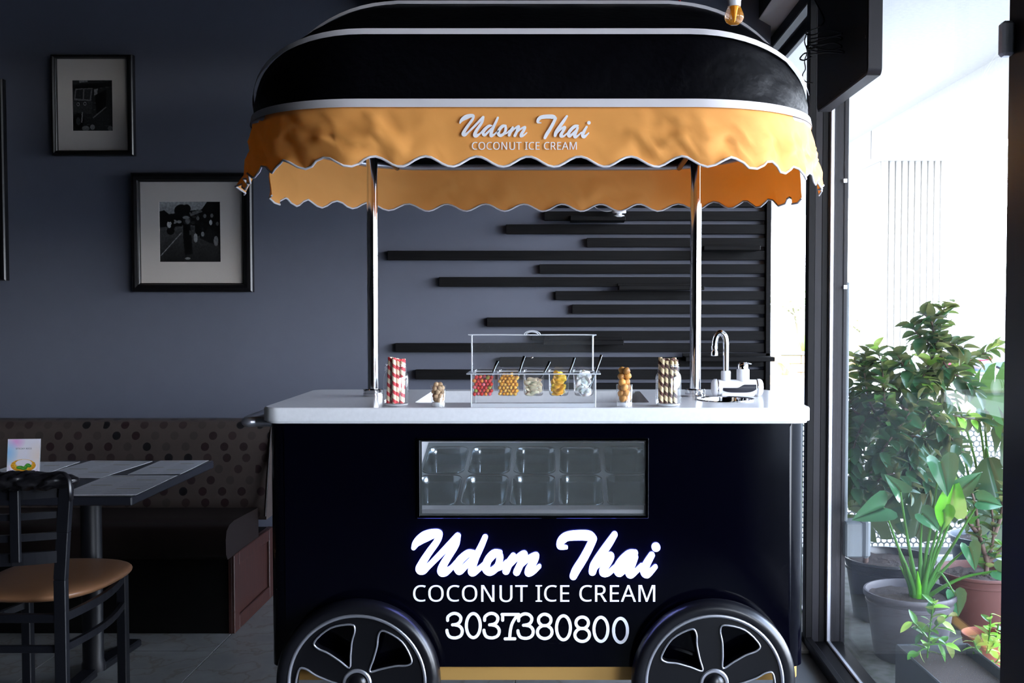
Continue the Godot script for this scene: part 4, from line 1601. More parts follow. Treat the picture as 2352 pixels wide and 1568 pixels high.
# ------------------------------------------------------------------ on the back wall
func wall_things():
	var df := 4.83
	var t := thing("slat_screen", "black stained horizontal slats of staggered length fixed to the blue wall", "slat screen", at(1765, 900, df))
	var rows := [[1281, 455, 475], [1250, 485, 506], [1162, 515, 537], [1348, 546, 567], [890, 575.5, 597], [1239, 606.5, 628], [1008, 636, 658], [1276, 668, 689], [1314, 699, 720.5], [1118, 729, 750], [1221, 760, 781], [908, 788, 808.5], [1148, 820.5, 842], [954, 849, 871], [1292, 880, 901]]
	var xr := at(1758, 700, df).x
	for r in rows:
		var a := at(r[0], r[1], df)
		var b := at(r[0], r[2], df)
		obj("slat", G().between(Vector3(a.x, b.y, -4.868), Vector3(xr, a.y, -df), 0.0015), M.slat, t)
	obj("end_post", G().between(Vector3(xr, 0.0, -4.868), Vector3(0.944, 2.1, -df + 0.012), 0.002), M.slat, t, "upright black board closing the right ends")
	# little ledges
	var ls := [[1310, 1437, 490, 512, "short black ledge below the white swivel device"], [1617, 1747, 561, 577, "black ledge on the upper right slats beside the post"], [1422, 1618, 655, 666, "long black ledge at the middle of the slats"], [1248, 1433, 783, 791, "black ledge just above the open acrylic lid"], [1575, 1780, 821, 829, "black ledge behind the chrome faucet"]]
	for l in ls:
		var dn := 4.70
		var a := at(l[0], l[2], dn)
		var b := at(l[1], l[3], dn)
		var yc := (a.y + b.y) * 0.5
		var k := thing("wall_ledge", l[4], "shelf", Vector3((a.x + b.x) * 0.5, yc, -4.8), "black ledges on the slat screen")
		obj("board", G().between(Vector3(a.x, yc - 0.010, -df), Vector3(b.x, yc + 0.010, -dn), 0.002), M.slat, k)
		obj("back_lip", G().between(Vector3(a.x, yc - 0.010, -df), Vector3(b.x, yc + 0.022, -df + 0.012), 0.001), M.slat, k)
	# white swivel device
	var p := at(1422, 499, 4.72)
	t = thing("swivel_device", "small white swivel device with a thin cable hanging under the rear orange valance", "camera", p)
	obj("base", G().lathe([Vector2(0.0, 0.018), Vector2(0.030, 0.018), Vector2(0.032, 0.022), Vector2(0.032, 0.05), Vector2(0.027, 0.054), Vector2(0.0, 0.054)], 24, Transform3D(Basis(), p), 50), M.white_plastic, t)
	obj("joint", G().lathe([Vector2(0.0, -0.001), Vector2(0.022, 0.0), Vector2(0.027, 0.004), Vector2(0.023, 0.009), Vector2(0.012, 0.011), Vector2(0.014, 0.02)], 24, Transform3D(Basis(), p), 40), M.white_plastic, t)
	var cab := spline([p + Vector3(-0.02, 0.03, 0.01), p + Vector3(-0.06, 0.027, 0.0), p + Vector3(-0.095, 0.04, -0.03), p + Vector3(-0.115, 0.065, -0.05), p + Vector3(-0.12, 0.12, -0.06)], 5)
	obj("cable", G().tube(cab, 0.002, 6), M.white_plastic, t)
	# black panel high on the wall
	var a := at(865, 10, 4.6)
	var b := at(1241, 10, 4.6)
	t = thing("black_panel", "black rectangular panel high on the wall above the canopy", "panel", Vector3((a.x + b.x) * 0.5, a.y, -4.73))
	obj("casing", G().between(Vector3(a.x, a.y, -4.868), Vector3(b.x, 2.94, -4.6), 0.004), M.rubber, t)
	# framed photographs
	framed(118, 302, 124, 356, 131, 290, 134, 345, 167, 257, 184, 300, street_print(0), "tall black framed photo of a parked three wheeled taxi, upper left of the wall", 0.0)
	framed(302, 576, 396, 670, 322, 555, 417, 650, 367, 505, 463, 601, street_print(1), "large square black framed photo of a woman on a street", 0.0)
	framed(-190, 3, 180, 644, -175, -12, 196, 628, -150, -40, 260, 560, street_print(0), "dark frame cut off by the left edge of the picture", 0.0)

func framed(x0, x1, y0, y1, mx0, mx1, my0, my1, px0, px1, py0, py1, m: Material, label: String, _tilt: float):
	var df := 4.83
	var a := at(x0, y1, df)
	var b := at(x1, y0, df)
	var t := thing("framed_photo", label, "picture", Vector3((a.x + b.x) * 0.5, a.y, -4.85))
	var i0 := at(mx0, my1, df + 0.012)
	var i1 := at(mx1, my0, df + 0.012)
	var zb := -4.868
	var g := G()
	# mitred frame with a stepped, rounded section
	var sec := [Vector2(0.0, 0.0), Vector2(0.0, 0.030), Vector2(0.15, 0.036), Vector2(0.45, 0.038), Vector2(0.8, 0.033), Vector2(0.88, 0.027), Vector2(1.0, 0.024), Vector2(1.0, 0.008)]
	var oc := [Vector2(a.x, a.y), Vector2(b.x, a.y), Vector2(b.x, b.y), Vector2(a.x, b.y)]
	var ic := [Vector2(i0.x, i0.y), Vector2(i1.x, i0.y), Vector2(i1.x, i1.y), Vector2(i0.x, i1.y)]
	for k in 4:
		var l := (k + 1) % 4
		for s in sec.size() - 1:
			var q0: Vector2 = oc[k].lerp(ic[k], sec[s].x)
			var q1: Vector2 = oc[l].lerp(ic[l], sec[s].x)
			var q2: Vector2 = oc[l].lerp(ic[l], sec[s + 1].x)
			var q3: Vector2 = oc[k].lerp(ic[k], sec[s + 1].x)
			g.flat()
			g.face([Vector3(q0.x, q0.y, zb + sec[s].y), Vector3(q1.x, q1.y, zb + sec[s].y), Vector3(q2.x, q2.y, zb + sec[s + 1].y), Vector3(q3.x, q3.y, zb + sec[s + 1].y)], Vector3((q0.x + q1.x) * 0.5 + ((ic[k].x + ic[l].x) - (oc[k].x + oc[l].x)) * 0.2, (q0.y + q1.y) * 0.5 + ((ic[k].y + ic[l].y) - (oc[k].y + oc[l].y)) * 0.2, zb - 0.01))
	obj("frame", g, M.picture_frame, t)
	var p0 := at(px0, py1, 4.856)
	var p1 := at(px1, py0, 4.856)
	g = G()
	var win := PackedVector2Array([Vector2(p0.x, p0.y), Vector2(p1.x, p0.y), Vector2(p1.x, p1.y), Vector2(p0.x, p1.y)])
	g.extrude(PackedVector2Array(ic), zb + 0.008, zb + 0.0115, Transform3D(), true, [win])
	obj("mat_board", g, M.mat_board, t)
	g = G()
	var e := 0.004
	g.flat()
	g.quad(Vector3(p0.x - e, p0.y - e, zb + 0.0075), Vector3(p1.x + e, p0.y - e, zb + 0.0075), Vector3(p1.x + e, p1.y + e, zb + 0.0075), Vector3(p0.x - e, p1.y + e, zb + 0.0075), Vector2(0, 1), Vector2(1, 1), Vector2(1, 0), Vector2(0, 0))
	obj("print", g, m, t)

func street_print(kind: int) -> StandardMaterial3D:
	var im := Image.create(160, 160, false, Image.FORMAT_RGB8)
	if kind == 1:
		for y in 160:
			for x in 160:
				im.set_pixel(x, y, grey(lerpf(0.62, 0.42, y / 60.0)) if y < 58 else grey(lerpf(0.30, 0.12, (y - 58) / 100.0)))
		paint_poly(im, [Vector2(0, 28), Vector2(14, 24), Vector2(26, 34), Vector2(44, 32), Vector2(60, 48), Vector2(60, 66), Vector2(0, 68)], grey(0.07))
		paint_oval(im, 58, 26, 18, 17, grey(0.06))
		paint_oval(im, 72, 20, 10, 11, grey(0.06))
		paint_poly(im, [Vector2(42, 26), Vector2(78, 26), Vector2(110, 22), Vector2(126, 0), Vector2(160, 2), Vector2(160, 66), Vector2(42, 62)], grey(0.07))
		paint_poly(im, [Vector2(78, 30), Vector2(108, 22), Vector2(112, 28), Vector2(82, 40)], grey(0.36))
		for k in 26:
			var x := 84.0 + fmod(k * 29.0, 74.0)
			var y := 30.0 + fmod(k * 17.0, 70.0)
			paint_oval(im, x, y, 2.0 + fmod(k * 3.0, 5.0), 2.0 + fmod(k * 5.0, 8.0), grey(0.04 + 0.26 * fmod(k * 0.37, 1.0), 0.7))
		paint_poly(im, [Vector2(104, 36), Vector2(132, 30), Vector2(160, 40), Vector2(160, 116), Vector2(128, 108), Vector2(104, 96)], grey(0.08, 0.75))
		for q in [[118, 50, 7, 22], [136, 48, 6, 20], [150, 64, 9, 10], [100, 58, 8, 26]]:
			paint_oval(im, q[0], q[1] + 8, q[2], q[3], grey(0.08))
			paint_oval(im, q[0], q[1] - q[3] * 0.5, 4, 5, grey(0.38))
		paint_oval(im, 146, 104, 6, 13, grey(0.42))
		paint_oval(im, 112, 86, 4, 6, grey(0.5))
		paint_oval(im, 133, 56, 4, 7, grey(0.66))
		paint_oval(im, 40, 54, 7, 5, grey(0.55))
		paint_oval(im, 52, 54, 6, 4, grey(0.5))
		paint_line(im, Vector2(4, 142), Vector2(58, 82), 2.4, grey(0.5))
		# motorbike riders
		paint_oval(im, 30, 78, 10, 10, grey(0.06))
		paint_oval(im, 27, 61, 6, 9, grey(0.66))
		paint_oval(im, 36, 66, 5, 9, grey(0.10))
		paint_oval(im, 27, 50, 4, 5, grey(0.08))
		paint_oval(im, 36, 53, 4, 5, grey(0.08))
		# woman standing by the kerb
		paint_poly(im, [Vector2(62, 56), Vector2(80, 58), Vector2(84, 100), Vector2(86, 138), Vector2(66, 140), Vector2(62, 92)], grey(0.05))
		paint_oval(im, 72, 50, 11, 11, grey(0.16))
		paint_oval(im, 74, 52, 6, 8, grey(0.34))
		paint_oval(im, 70, 43, 9, 4, grey(0.42))
		paint_poly(im, [Vector2(78, 76), Vector2(94, 80), Vector2(94, 86), Vector2(78, 88)], grey(0.24))
		paint_oval(im, 94, 96, 5, 12, grey(0.56))
		paint_oval(im, 73, 149, 7, 3, grey(0.5))
	else:
		im.fill(grey(0.17))
		for k in 50:
			paint_oval(im, fmod(k * 37.0, 160.0), fmod(k * 23.0, 160.0), 3.0 + fmod(k * 5.0, 9.0), 2.0 + fmod(k * 7.0, 7.0), grey(0.08 + 0.3 * fmod(k * 0.61, 1.0), 0.6))
		paint_poly(im, [Vector2(28, 0), Vector2(62, 0), Vector2(62, 8), Vector2(30, 10)], grey(0.5))
		paint_poly(im, [Vector2(0, 16), Vector2(150, 8), Vector2(156, 20), Vector2(8, 34)], grey(0.09))
		paint_poly(im, [Vector2(14, 28), Vector2(80, 26), Vector2(74, 66), Vector2(8, 64)], grey(0.40))
		paint_poly(im, [Vector2(18, 32), Vector2(44, 30), Vector2(42, 60), Vector2(14, 58)], grey(0.17))
		paint_poly(im, [Vector2(49, 30), Vector2(75, 30), Vector2(69, 62), Vector2(47, 60)], grey(0.19))
		paint_poly(im, [Vector2(86, 30), Vector2(100, 28), Vector2(98, 48), Vector2(86, 48)], grey(0.48))
		paint_poly(im, [Vector2(90, 48), Vector2(134, 30), Vector2(130, 92), Vector2(94, 104)], grey(0.06))
		paint_poly(im, [Vector2(6, 68), Vector2(80, 68), Vector2(76, 106), Vector2(4, 100)], grey(0.22))
		for q in [[24, 76], [50, 74]]:
			paint_oval(im, q[0], q[1], 6, 6, grey(0.5))
			paint_oval(im, q[0], q[1], 3, 3, grey(0.12))
		paint_oval(im, 24, 128, 20, 25, grey(0.04))
		paint_oval(im, 24, 128, 9, 12, grey(0.22))
		paint_line(im, Vector2(40, 100), Vector2(37, 132), 4, grey(0.55))
		paint_line(im, Vector2(80, 118), Vector2(132, 84), 4, grey(0.42))
		paint_oval(im, 52, 150, 14, 8, grey(0.45))
		paint_oval(im, 78, 146, 9, 8, grey(0.5))
		paint_oval(im, 146, 150, 10, 8, grey(0.42))
	speckle(im, 0.25, 4 + kind)
	return printed(im, 0.35)

# ------------------------------------------------------------------ booth, table and chair
func bar(g: Geo, a: Vector3, b: Vector3, w: float, h: float, up := Vector3.UP, bev := 0.002):
	var z := (b - a).normalized()
	var x := up.cross(z).normalized()
	var y := z.cross(x).normalized()
	g.box((a + b) * 0.5, Vector3(w, h, (b - a).length()), bev, Basis(x, y, z))

func sweep_x(g: Geo, prof: Array, x0: float, x1: float, closed := true):
	# prof: (z, y) outline walked once round; normals from the outline's middle
	var mid := Vector3.ZERO
	for p in prof:
		mid += Vector3(0, p.y, p.x)
	mid /= prof.size()
	var run := 0.0
	for i in (prof.size() if closed else prof.size() - 1):
		var p: Vector2 = prof[i]
		var q: Vector2 = prof[(i + 1) % prof.size()]
		var l := p.distance_to(q)
		var out := Vector3(0, (p.y + q.y) * 0.5, (p.x + q.x) * 0.5) - mid
		g.oquad(Vector3(x0, p.y, p.x), Vector3(x1, p.y, p.x), Vector3(x1, q.y, q.x), Vector3(x0, q.y, q.x), out, Vector2(x0, -run), Vector2(x1, -run), Vector2(x1, -run - l), Vector2(x0, -run - l))
		run += l
	if closed:
		var keep := g.sg
		g.sg = keep + 9
		for x in [x0, x1]:
			var pts := []
			for p in prof:
				pts.append(Vector3(x, p.y, p.x))
			g.face(pts, Vector3((x0 + x1) * 0.5, mid.y, mid.z))
		g.sg = keep

func dot_cloth() -> StandardMaterial3D:
	var im := Image.create(640, 640, false, Image.FORMAT_RGB8)
	im.fill(rgb8(78, 68, 63))
	var r := RandomNumberGenerator.new()
	r.seed = 12
	var cols := [rgb8(22, 19, 20), rgb8(46, 32, 32), rgb8(56, 42, 40), rgb8(68, 58, 54), rgb8(46, 30, 30), rgb8(66, 57, 53)]
	for row in 14:
		for k in 8:
			var cx := (k + 0.5) * 80.0 + (40.0 if row & 1 else 0.0) + (row % 4) * 9.0
			var c: Color = cols[r.randi() % 6]
			for dx in [-640.0, 0.0]:
				paint_oval(im, fposmod(cx, 640.0) + dx, (row + 0.5) * 45.7, 17, 17.5, c)
	for y in 640:
		for x in 640:
			var c := im.get_pixel(x, y)
			var k := 1.0 - (0.05 if (x / 2 + y / 3) % 2 == 0 else 0.0)
			im.set_pixel(x, y, Color(c.r * k, c.g * k, c.b * k))
	var m := mat(Color.WHITE, 0.5)
	m.albedo_texture = ImageTexture.create_from_image(im)
	m.uv1_scale = Vector3(1.43, 1.43, 1)
	return m

func dining():
	var xr := -1.375
	var xl := -4.3
	var b := thing("banquette", "brown vinyl booth bench with polka dot backrest along the blue wall", "bench", Vector3(-2.8, 0, -4.5))
	var g := G()
	sweep_x(g, [Vector2(-4.645, 0.40), Vector2(-4.66, 0.50), Vector2(-4.705, 0.74), Vector2(-4.722, 0.81), Vector2(-4.735, 0.828), Vector2(-4.755, 0.836), Vector2(-4.83, 0.836), Vector2(-4.855, 0.82), Vector2(-4.86, 0.40)], xl, xr + 0.034)
	obj("backrest", g, dot_cloth(), b, "dotted backrest")
	g = G()
	g.tube(spline([Vector3(xr + 0.036, 0.42, -4.62), Vector3(xr + 0.036, 0.6, -4.665), Vector3(xr + 0.036, 0.8, -4.725), Vector3(xr + 0.036, 0.832, -4.76), Vector3(xr + 0.036, 0.834, -4.83)], 5), 0.006, 8)
	obj("back_piping", g, M.brown_vinyl, b)
	g = G()
	sweep_x(g, [Vector2(-4.215, 0.325), Vector2(-4.195, 0.35), Vector2(-4.192, 0.41), Vector2(-4.205, 0.445), Vector2(-4.24, 0.462), Vector2(-4.30, 0.468), Vector2(-4.64, 0.455), Vector2(-4.64, 0.325)], xl, xr)
	obj("seat", g, M.brown_vinyl, b)
	g = G()
	g.between(Vector3(xl, 0.0, -4.85), Vector3(xr - 0.022, 0.325, -4.285), 0.003)
	obj("base", g, M.rubber, b)
	g = G()
	g.between(Vector3(xr - 0.02, 0.0, -4.85), Vector3(xr - 0.006, 0.326, -4.28), 0.001)
	obj("end_panel", g, M.wood, b, "reddish wooden end panel")
	for q in [[-4.345, -4.28, 0.0, 0.326], [-4.85, -4.79, 0.0, 0.326], [-4.79, -4.345, 0.0, 0.06], [-4.79, -4.345, 0.272, 0.326]]:
		obj("panel_stile", G().between(Vector3(xr - 0.007, q[2], q[0]), Vector3(xr + 0.006, q[3], q[1]), 0.003), M.wood, b)
	# table
	var ty := 0.74
	var tn := -3.36
	var tf := -4.15
	var tr := -1.405
	var tl := -2.03
	var t := thing("dining_table", "dark square topped dining table laid with menus before the booth", "table", Vector3((tr + tl) * 0.5, 0, (tn + tf) * 0.5))
	g = G()
	g.between(Vector3(tl, ty - 0.03, tf), Vector3(tr, ty, tn), 0.004)
	obj("tabletop", g, M.table_top, t)
	var px := -1.72
	var pz := -3.76
	g = G().lathe([Vector2(0.0, 0.03), Vector2(0.04, 0.032), Vector2(0.04, 0.06), Vector2(0.036, 0.07), Vector2(0.036, 0.68), Vector2(0.09, 0.70), Vector2(0.13, 0.712), Vector2(0.0, 0.712)], 28, Transform3D(Basis(), Vector3(px, 0, pz)), 40)
	obj("pedestal", g, M.black_metal, t)
	for an in [82.0, 262.0]:
		var dir := Vector3(cos(deg_to_rad(an + 8.0)), 0, sin(deg_to_rad(an + 8.0)))
		g = G()
		bar(g, Vector3(px, 0.032, pz) + dir * 0.03, Vector3(px, 0.017, pz) + dir * 0.36, 0.06, 0.03, Vector3.UP, 0.006)
		obj("foot", g, M.black_metal, t)
	# menus lying on the table
	var mm := menu_print()
	var ml := ["laminated menu lying at the near right edge of the table", "laminated menu at the far right corner of the table", "laminated menu near the far edge, left of the corner menu", "laminated menu cut off by the left edge of the picture"]
	var mq := [[-1.53, -3.575, 0.25, 0.39, 1.5], [-1.51, -3.965, 0.19, 0.34, 2.0], [-1.775, -3.925, 0.25, 0.40, -4.0], [-2.02, -3.90, 0.22, 0.40, 2.0]]
	for i in 4:
		var q = mq[i]
		var sheet := G()
		sheet.box(Vector3(0, 0.0012, 0), Vector3(q[2], 0.0012, q[3]), 0.0004)
		var top := G()
		top.flat()
		var hx: float = q[2] * 0.5
		var hz: float = q[3] * 0.5
		top.quad(Vector3(-hx, 0.0021, hz), Vector3(hx, 0.0021, hz), Vector3(hx, 0.0021, -hz), Vector3(-hx, 0.0021, -hz), Vector2(0, 1), Vector2(1, 1), Vector2(1, 0), Vector2(0, 0))
		var n := thing("menu", ml[i], "menu", Vector3(q[0], ty + 0.0004, q[1]), "menus on the dining table")
		n.rotation_degrees.y = q[4]
		piece("sheet", sheet, M.white_plastic, n)
		piece("print", top, mm, n)
	table_card(at_y(52, 1108, ty + 0.001))
	chair()

func menu_print() -> StandardMaterial3D:
	var im := Image.create(96, 160, false, Image.FORMAT_RGB8)
	im.fill(rgb8(206, 206, 210))
	for k in 22:
		var y := 12.0 + k * 6.6
		var x := 8.0 if k % 2 == 0 else 52.0
		paint_line(im, Vector2(x, y), Vector2(x + 20 + fmod(k * 7.0, 16.0), y), 2.0, rgb8(150, 150, 155))
	for q in [[10, 10, 30], [54, 40, 26], [10, 84, 28], [54, 112, 30]]:
		paint_line(im, Vector2(q[0], q[1]), Vector2(q[0] + q[2], q[1]), 4.0, rgb8(150, 140, 96))
	return printed(im, 0.3)

func table_card(p: Vector3):
	var w := 0.112
	var h := 0.152
	var im := Image.create(128, 170, false, Image.FORMAT_RGB8)
	for y in 170:
		for x in 128:
			var u := x / 128.0
			var v := y / 170.0
			var c := rgb8(238, 232, 240)
			c = c.lerp(rgb8(238, 170, 226), clampf(1.0 - Vector2(u - 0.25, (v - 0.05) * 1.6).length() * 3.2, 0, 1))
			c = c.lerp(rgb8(150, 205, 246), clampf(1.0 - Vector2(u - 0.02, (v - 0.32)).length() * 3.0, 0, 1))
			c = c.lerp(rgb8(250, 226, 206), clampf(1.0 - Vector2(u - 0.95, (v - 0.4)).length() * 2.6, 0, 1) * 0.7)
			c = c.lerp(rgb8(226, 196, 206), smoothstep(0.7, 1.0, v) * 0.5)
			im.set_pixel(x, y, c)
	paint_oval(im, 64, 116, 56, 27, rgb8(226, 208, 230))
	paint_oval(im, 64, 112, 55, 26, rgb8(248, 240, 250))
	paint_oval(im, 64, 106, 49, 25, rgb8(214, 150, 30))
	paint_oval(im, 64, 103, 47, 22, rgb8(240, 186, 60))
	for k in 14:
		var an := TAU * k / 14
		paint_oval(im, 64 + 43 * cos(an), 105 + 20 * sin(an), 7, 3.5, rgb8(222, 150, 44))
	paint_oval(im, 66, 98, 33, 16, rgb8(222, 196, 200))
	paint_oval(im, 66, 96, 31, 14, rgb8(244, 232, 236))
	for q in [[52, 114, 15, 7], [66, 118, 13, 6], [82, 104, 10, 6], [88, 108, 9, 6], [74, 112, 8, 7]]:
		paint_oval(im, q[0], q[1], q[2], q[3], rgb8(62, 140, 46))
		paint_oval(im, q[0] - 2, q[1] - 1, q[2] * 0.6, q[3] * 0.4, rgb8(106, 180, 72))
	var t := thing("table_card", "small standing card with a dessert picture and pastel background on the dining table", "table card", p)
	t.rotation_degrees = Vector3(-7, 4, 0)
	var g := G()
	g.box(Vector3(0, h * 0.5, -0.001), Vector3(w, h, 0.0016), 0.0004)
	g.box(Vector3(0, 0.0012, -0.025), Vector3(w, 0.0016, 0.05), 0.0004)
	piece("holder", g, M.acrylic_edge, t)
	g = G()
	g.flat()
	g.quad(Vector3(-w * 0.49, 0.004, 0.0004), Vector3(w * 0.49, 0.004, 0.0004), Vector3(w * 0.49, h - 0.001, 0.0004), Vector3(-w * 0.49, h - 0.001, 0.0004), Vector2(0, 1), Vector2(1, 1), Vector2(1, 0), Vector2(0, 0))
	piece("print", g, printed(im, 0.35), t)
	var tx := text_mesh("STICKY RICE", 0.0052, 0.054, 0.0002)
	put_local(tx, Vector3(0, h - 0.034, 0.0008), t, M.dark_plastic)

func put_local(tm: Array, center: Vector3, parent: Node3D, m: Material):
	var o := MeshInstance3D.new()
	o.mesh = tm[0]
	o.material_override = m
	o.name = "lettering"
	parent.add_child(o, true)
	var mid: Vector3 = tm[0].get_aabb().get_center()
	var sc: Vector3 = tm[1]
	o.transform = Transform3D(Basis.from_scale(sc), center - Vector3(mid.x * sc.x, mid.y * sc.y, 0))

func chair():
	var t := thing("dining_chair", "black metal framed dining chair with tan vinyl seat, its back to the camera", "chair", Vector3(-1.69, 0, -3.4))
	var g := G()
	var P := func(px, py, d) -> Vector3: return at(px, py, d)
	# seat cushion: rounded, wider towards the table
	var c := Vector3(-1.70, 0.452, -3.44)
	var fn := func(u, v) -> Vector3:
		var an: float = TAU * u
		var sx: float = signf(cos(an)) * pow(absf(cos(an)), 0.72)
		var sz: float = signf(sin(an)) * pow(absf(sin(an)), 0.72)
		var wz: float = 0.212 + 0.03 * (-sz) * 0.5
		var vv: float = v * PI
		var rad: float = pow(sin(vv), 0.36)
		var y: float = cos(vv) * (0.022 if vv < PI * 0.5 else 0.026)
		return c + Vector3(sx * wz * rad, y, sz * 0.245 * rad)
	obj("seat", G().grid(56, 18, fn), M.tan_vinyl, t, "tan vinyl seat cushion")
	# posts of the back carry on as the near legs
	var right := [P.call(140, 1330, 3.12), P.call(146, 1220, 3.12), P.call(154, 1098, 3.11)]
	g = G()
	var foot := Vector3(-1.512, 0, -3.10)
	bar(g, foot, right[0], 0.036, 0.024, Vector3.BACK)
	bar(g, right[0], right[1], 0.036, 0.024, Vector3.BACK)
	bar(g, right[1], right[2], 0.036, 0.024, Vector3.BACK)
	obj("back_post", g, M.black_metal, t)
	g = G()
	var mir := func(v: Vector3) -> Vector3: return Vector3(-3.40 - v.x, v.y, v.z)
	bar(g, mir.call(foot), mir.call(right[0]), 0.036, 0.024, Vector3.BACK)
	bar(g, mir.call(right[0]), mir.call(right[1]), 0.036, 0.024, Vector3.BACK)
	bar(g, mir.call(right[1]), mir.call(right[2]), 0.036, 0.024, Vector3.BACK)
	obj("back_post", g, M.black_metal, t)
	for r in [[1124, 34, "top_rail"], [1180, 15, "back_rail"], [1228, 16, "back_rail"], [1276, 28, "back_rail"]]:
		var e: Vector3 = P.call(140, r[0], 3.12)
		var h: float = r[1] * 3.1 / 2400.0
		var f := mir.call(e) as Vector3
		var path := []
		for k in 13:
			var u := k / 12.0
			path.append(e.lerp(f, u) + Vector3(0, 0, 0.055 * sin(PI * u)))
		g = G()
		for k in 12:
			bar(g, path[k], path[k + 1].lerp(path[k], -0.02), 0.016, h, Vector3.UP, 0.0)
		obj(r[2], g, M.black_metal, t)
	for x in [-1.625, -1.775]:
		g = G()
		g.between(Vector3(x - 0.014, 0.6, -3.07), Vector3(x + 0.014, 0.83, -3.055), 0.002)
		obj("back_slat", g, M.black_metal, t)
	for sx in [1.0, -1.0]:
		var fx: float = -1.70 + sx * 0.165
		obj("front_leg", G().between(Vector3(fx - 0.016, 0, -3.60), Vector3(fx + 0.016, 0.43, -3.568), 0.003), M.black_metal, t)
		# curved side rails: under the seat, and lower down
		for r in [[0.418, 0.026, "seat_rail"], [0.325, 0.022, "stretcher"]]:
			var path := []
			for k in 9:
				var u := k / 8.0
				path.append(Vector3(-1.70 + sx * (0.182 + 0.03 * sin(PI * u) - 0.014 * u), r[0], lerpf(-3.115, -3.58, u)))
			g = G()
			for k in 8:
				bar(g, path[k], path[k + 1].lerp(path[k], -0.02), 0.014, r[1], Vector3.UP, 0.0)
			obj(r[2], g, M.black_metal, t)
	g = G()
	g.between(Vector3(-1.87, 0.405, -3.125), Vector3(-1.53, 0.431, -3.105), 0.002)
	g.between(Vector3(-1.86, 0.405, -3.59), Vector3(-1.54, 0.431, -3.572), 0.002)
	obj("seat_frame", g, M.black_metal, t)
	g = G()
	g.between(Vector3(-1.87, 0.314, -3.12), Vector3(-1.53, 0.336, -3.105), 0.002)
	obj("stretcher", g, M.black_metal, t)
	# crumpled bag over the top rail
	var nz := FastNoiseLite.new()
	nz.seed = 23
	nz.frequency = 0.022
	var bc := at(62, 1104, 3.06)
	var bag := thing("leather_bag", "crumpled black leather bag draped over the top of the dining chair", "bag", bc)
	var nz2 := FastNoiseLite.new()
	nz2.seed = 41
	nz2.frequency = 1.0
	var bfn := func(u, v) -> Vector3:
		var an: float = TAU * u
		var s: float = v * 2.0 - 1.0
		var body: float = pow(maxf(0.0, 1.0 - pow(absf(s), 3.2)), 0.5)
		var rr: float = 1.0 + 0.35 * nz2.get_noise_3d(s * 6.0, cos(an) * 1.1, sin(an) * 1.1) + 0.18 * nz2.get_noise_3d(s * 15.0, cos(an) * 2.2, sin(an) * 2.2)
		return bc + Vector3(s * 0.185 - 0.03, sin(an) * 0.026 * body * rr + 0.006 * nz2.get_noise_1d(s * 5.0), cos(an) * 0.05 * body * rr)
	obj("pouch", G().grid(40, 44, bfn), M.black_leather, bag)
	obj("strap", G().tube(spline([bc + Vector3(0.09, 0.012, 0.03), bc + Vector3(0.12, 0.03, 0.035), bc + Vector3(0.145, 0.012, 0.045), bc + Vector3(0.152, -0.03, 0.05), bc + Vector3(0.145, -0.05, 0.03)], 6), 0.008, 8, false, true, 1.0, 0.45), M.black_leather, bag)

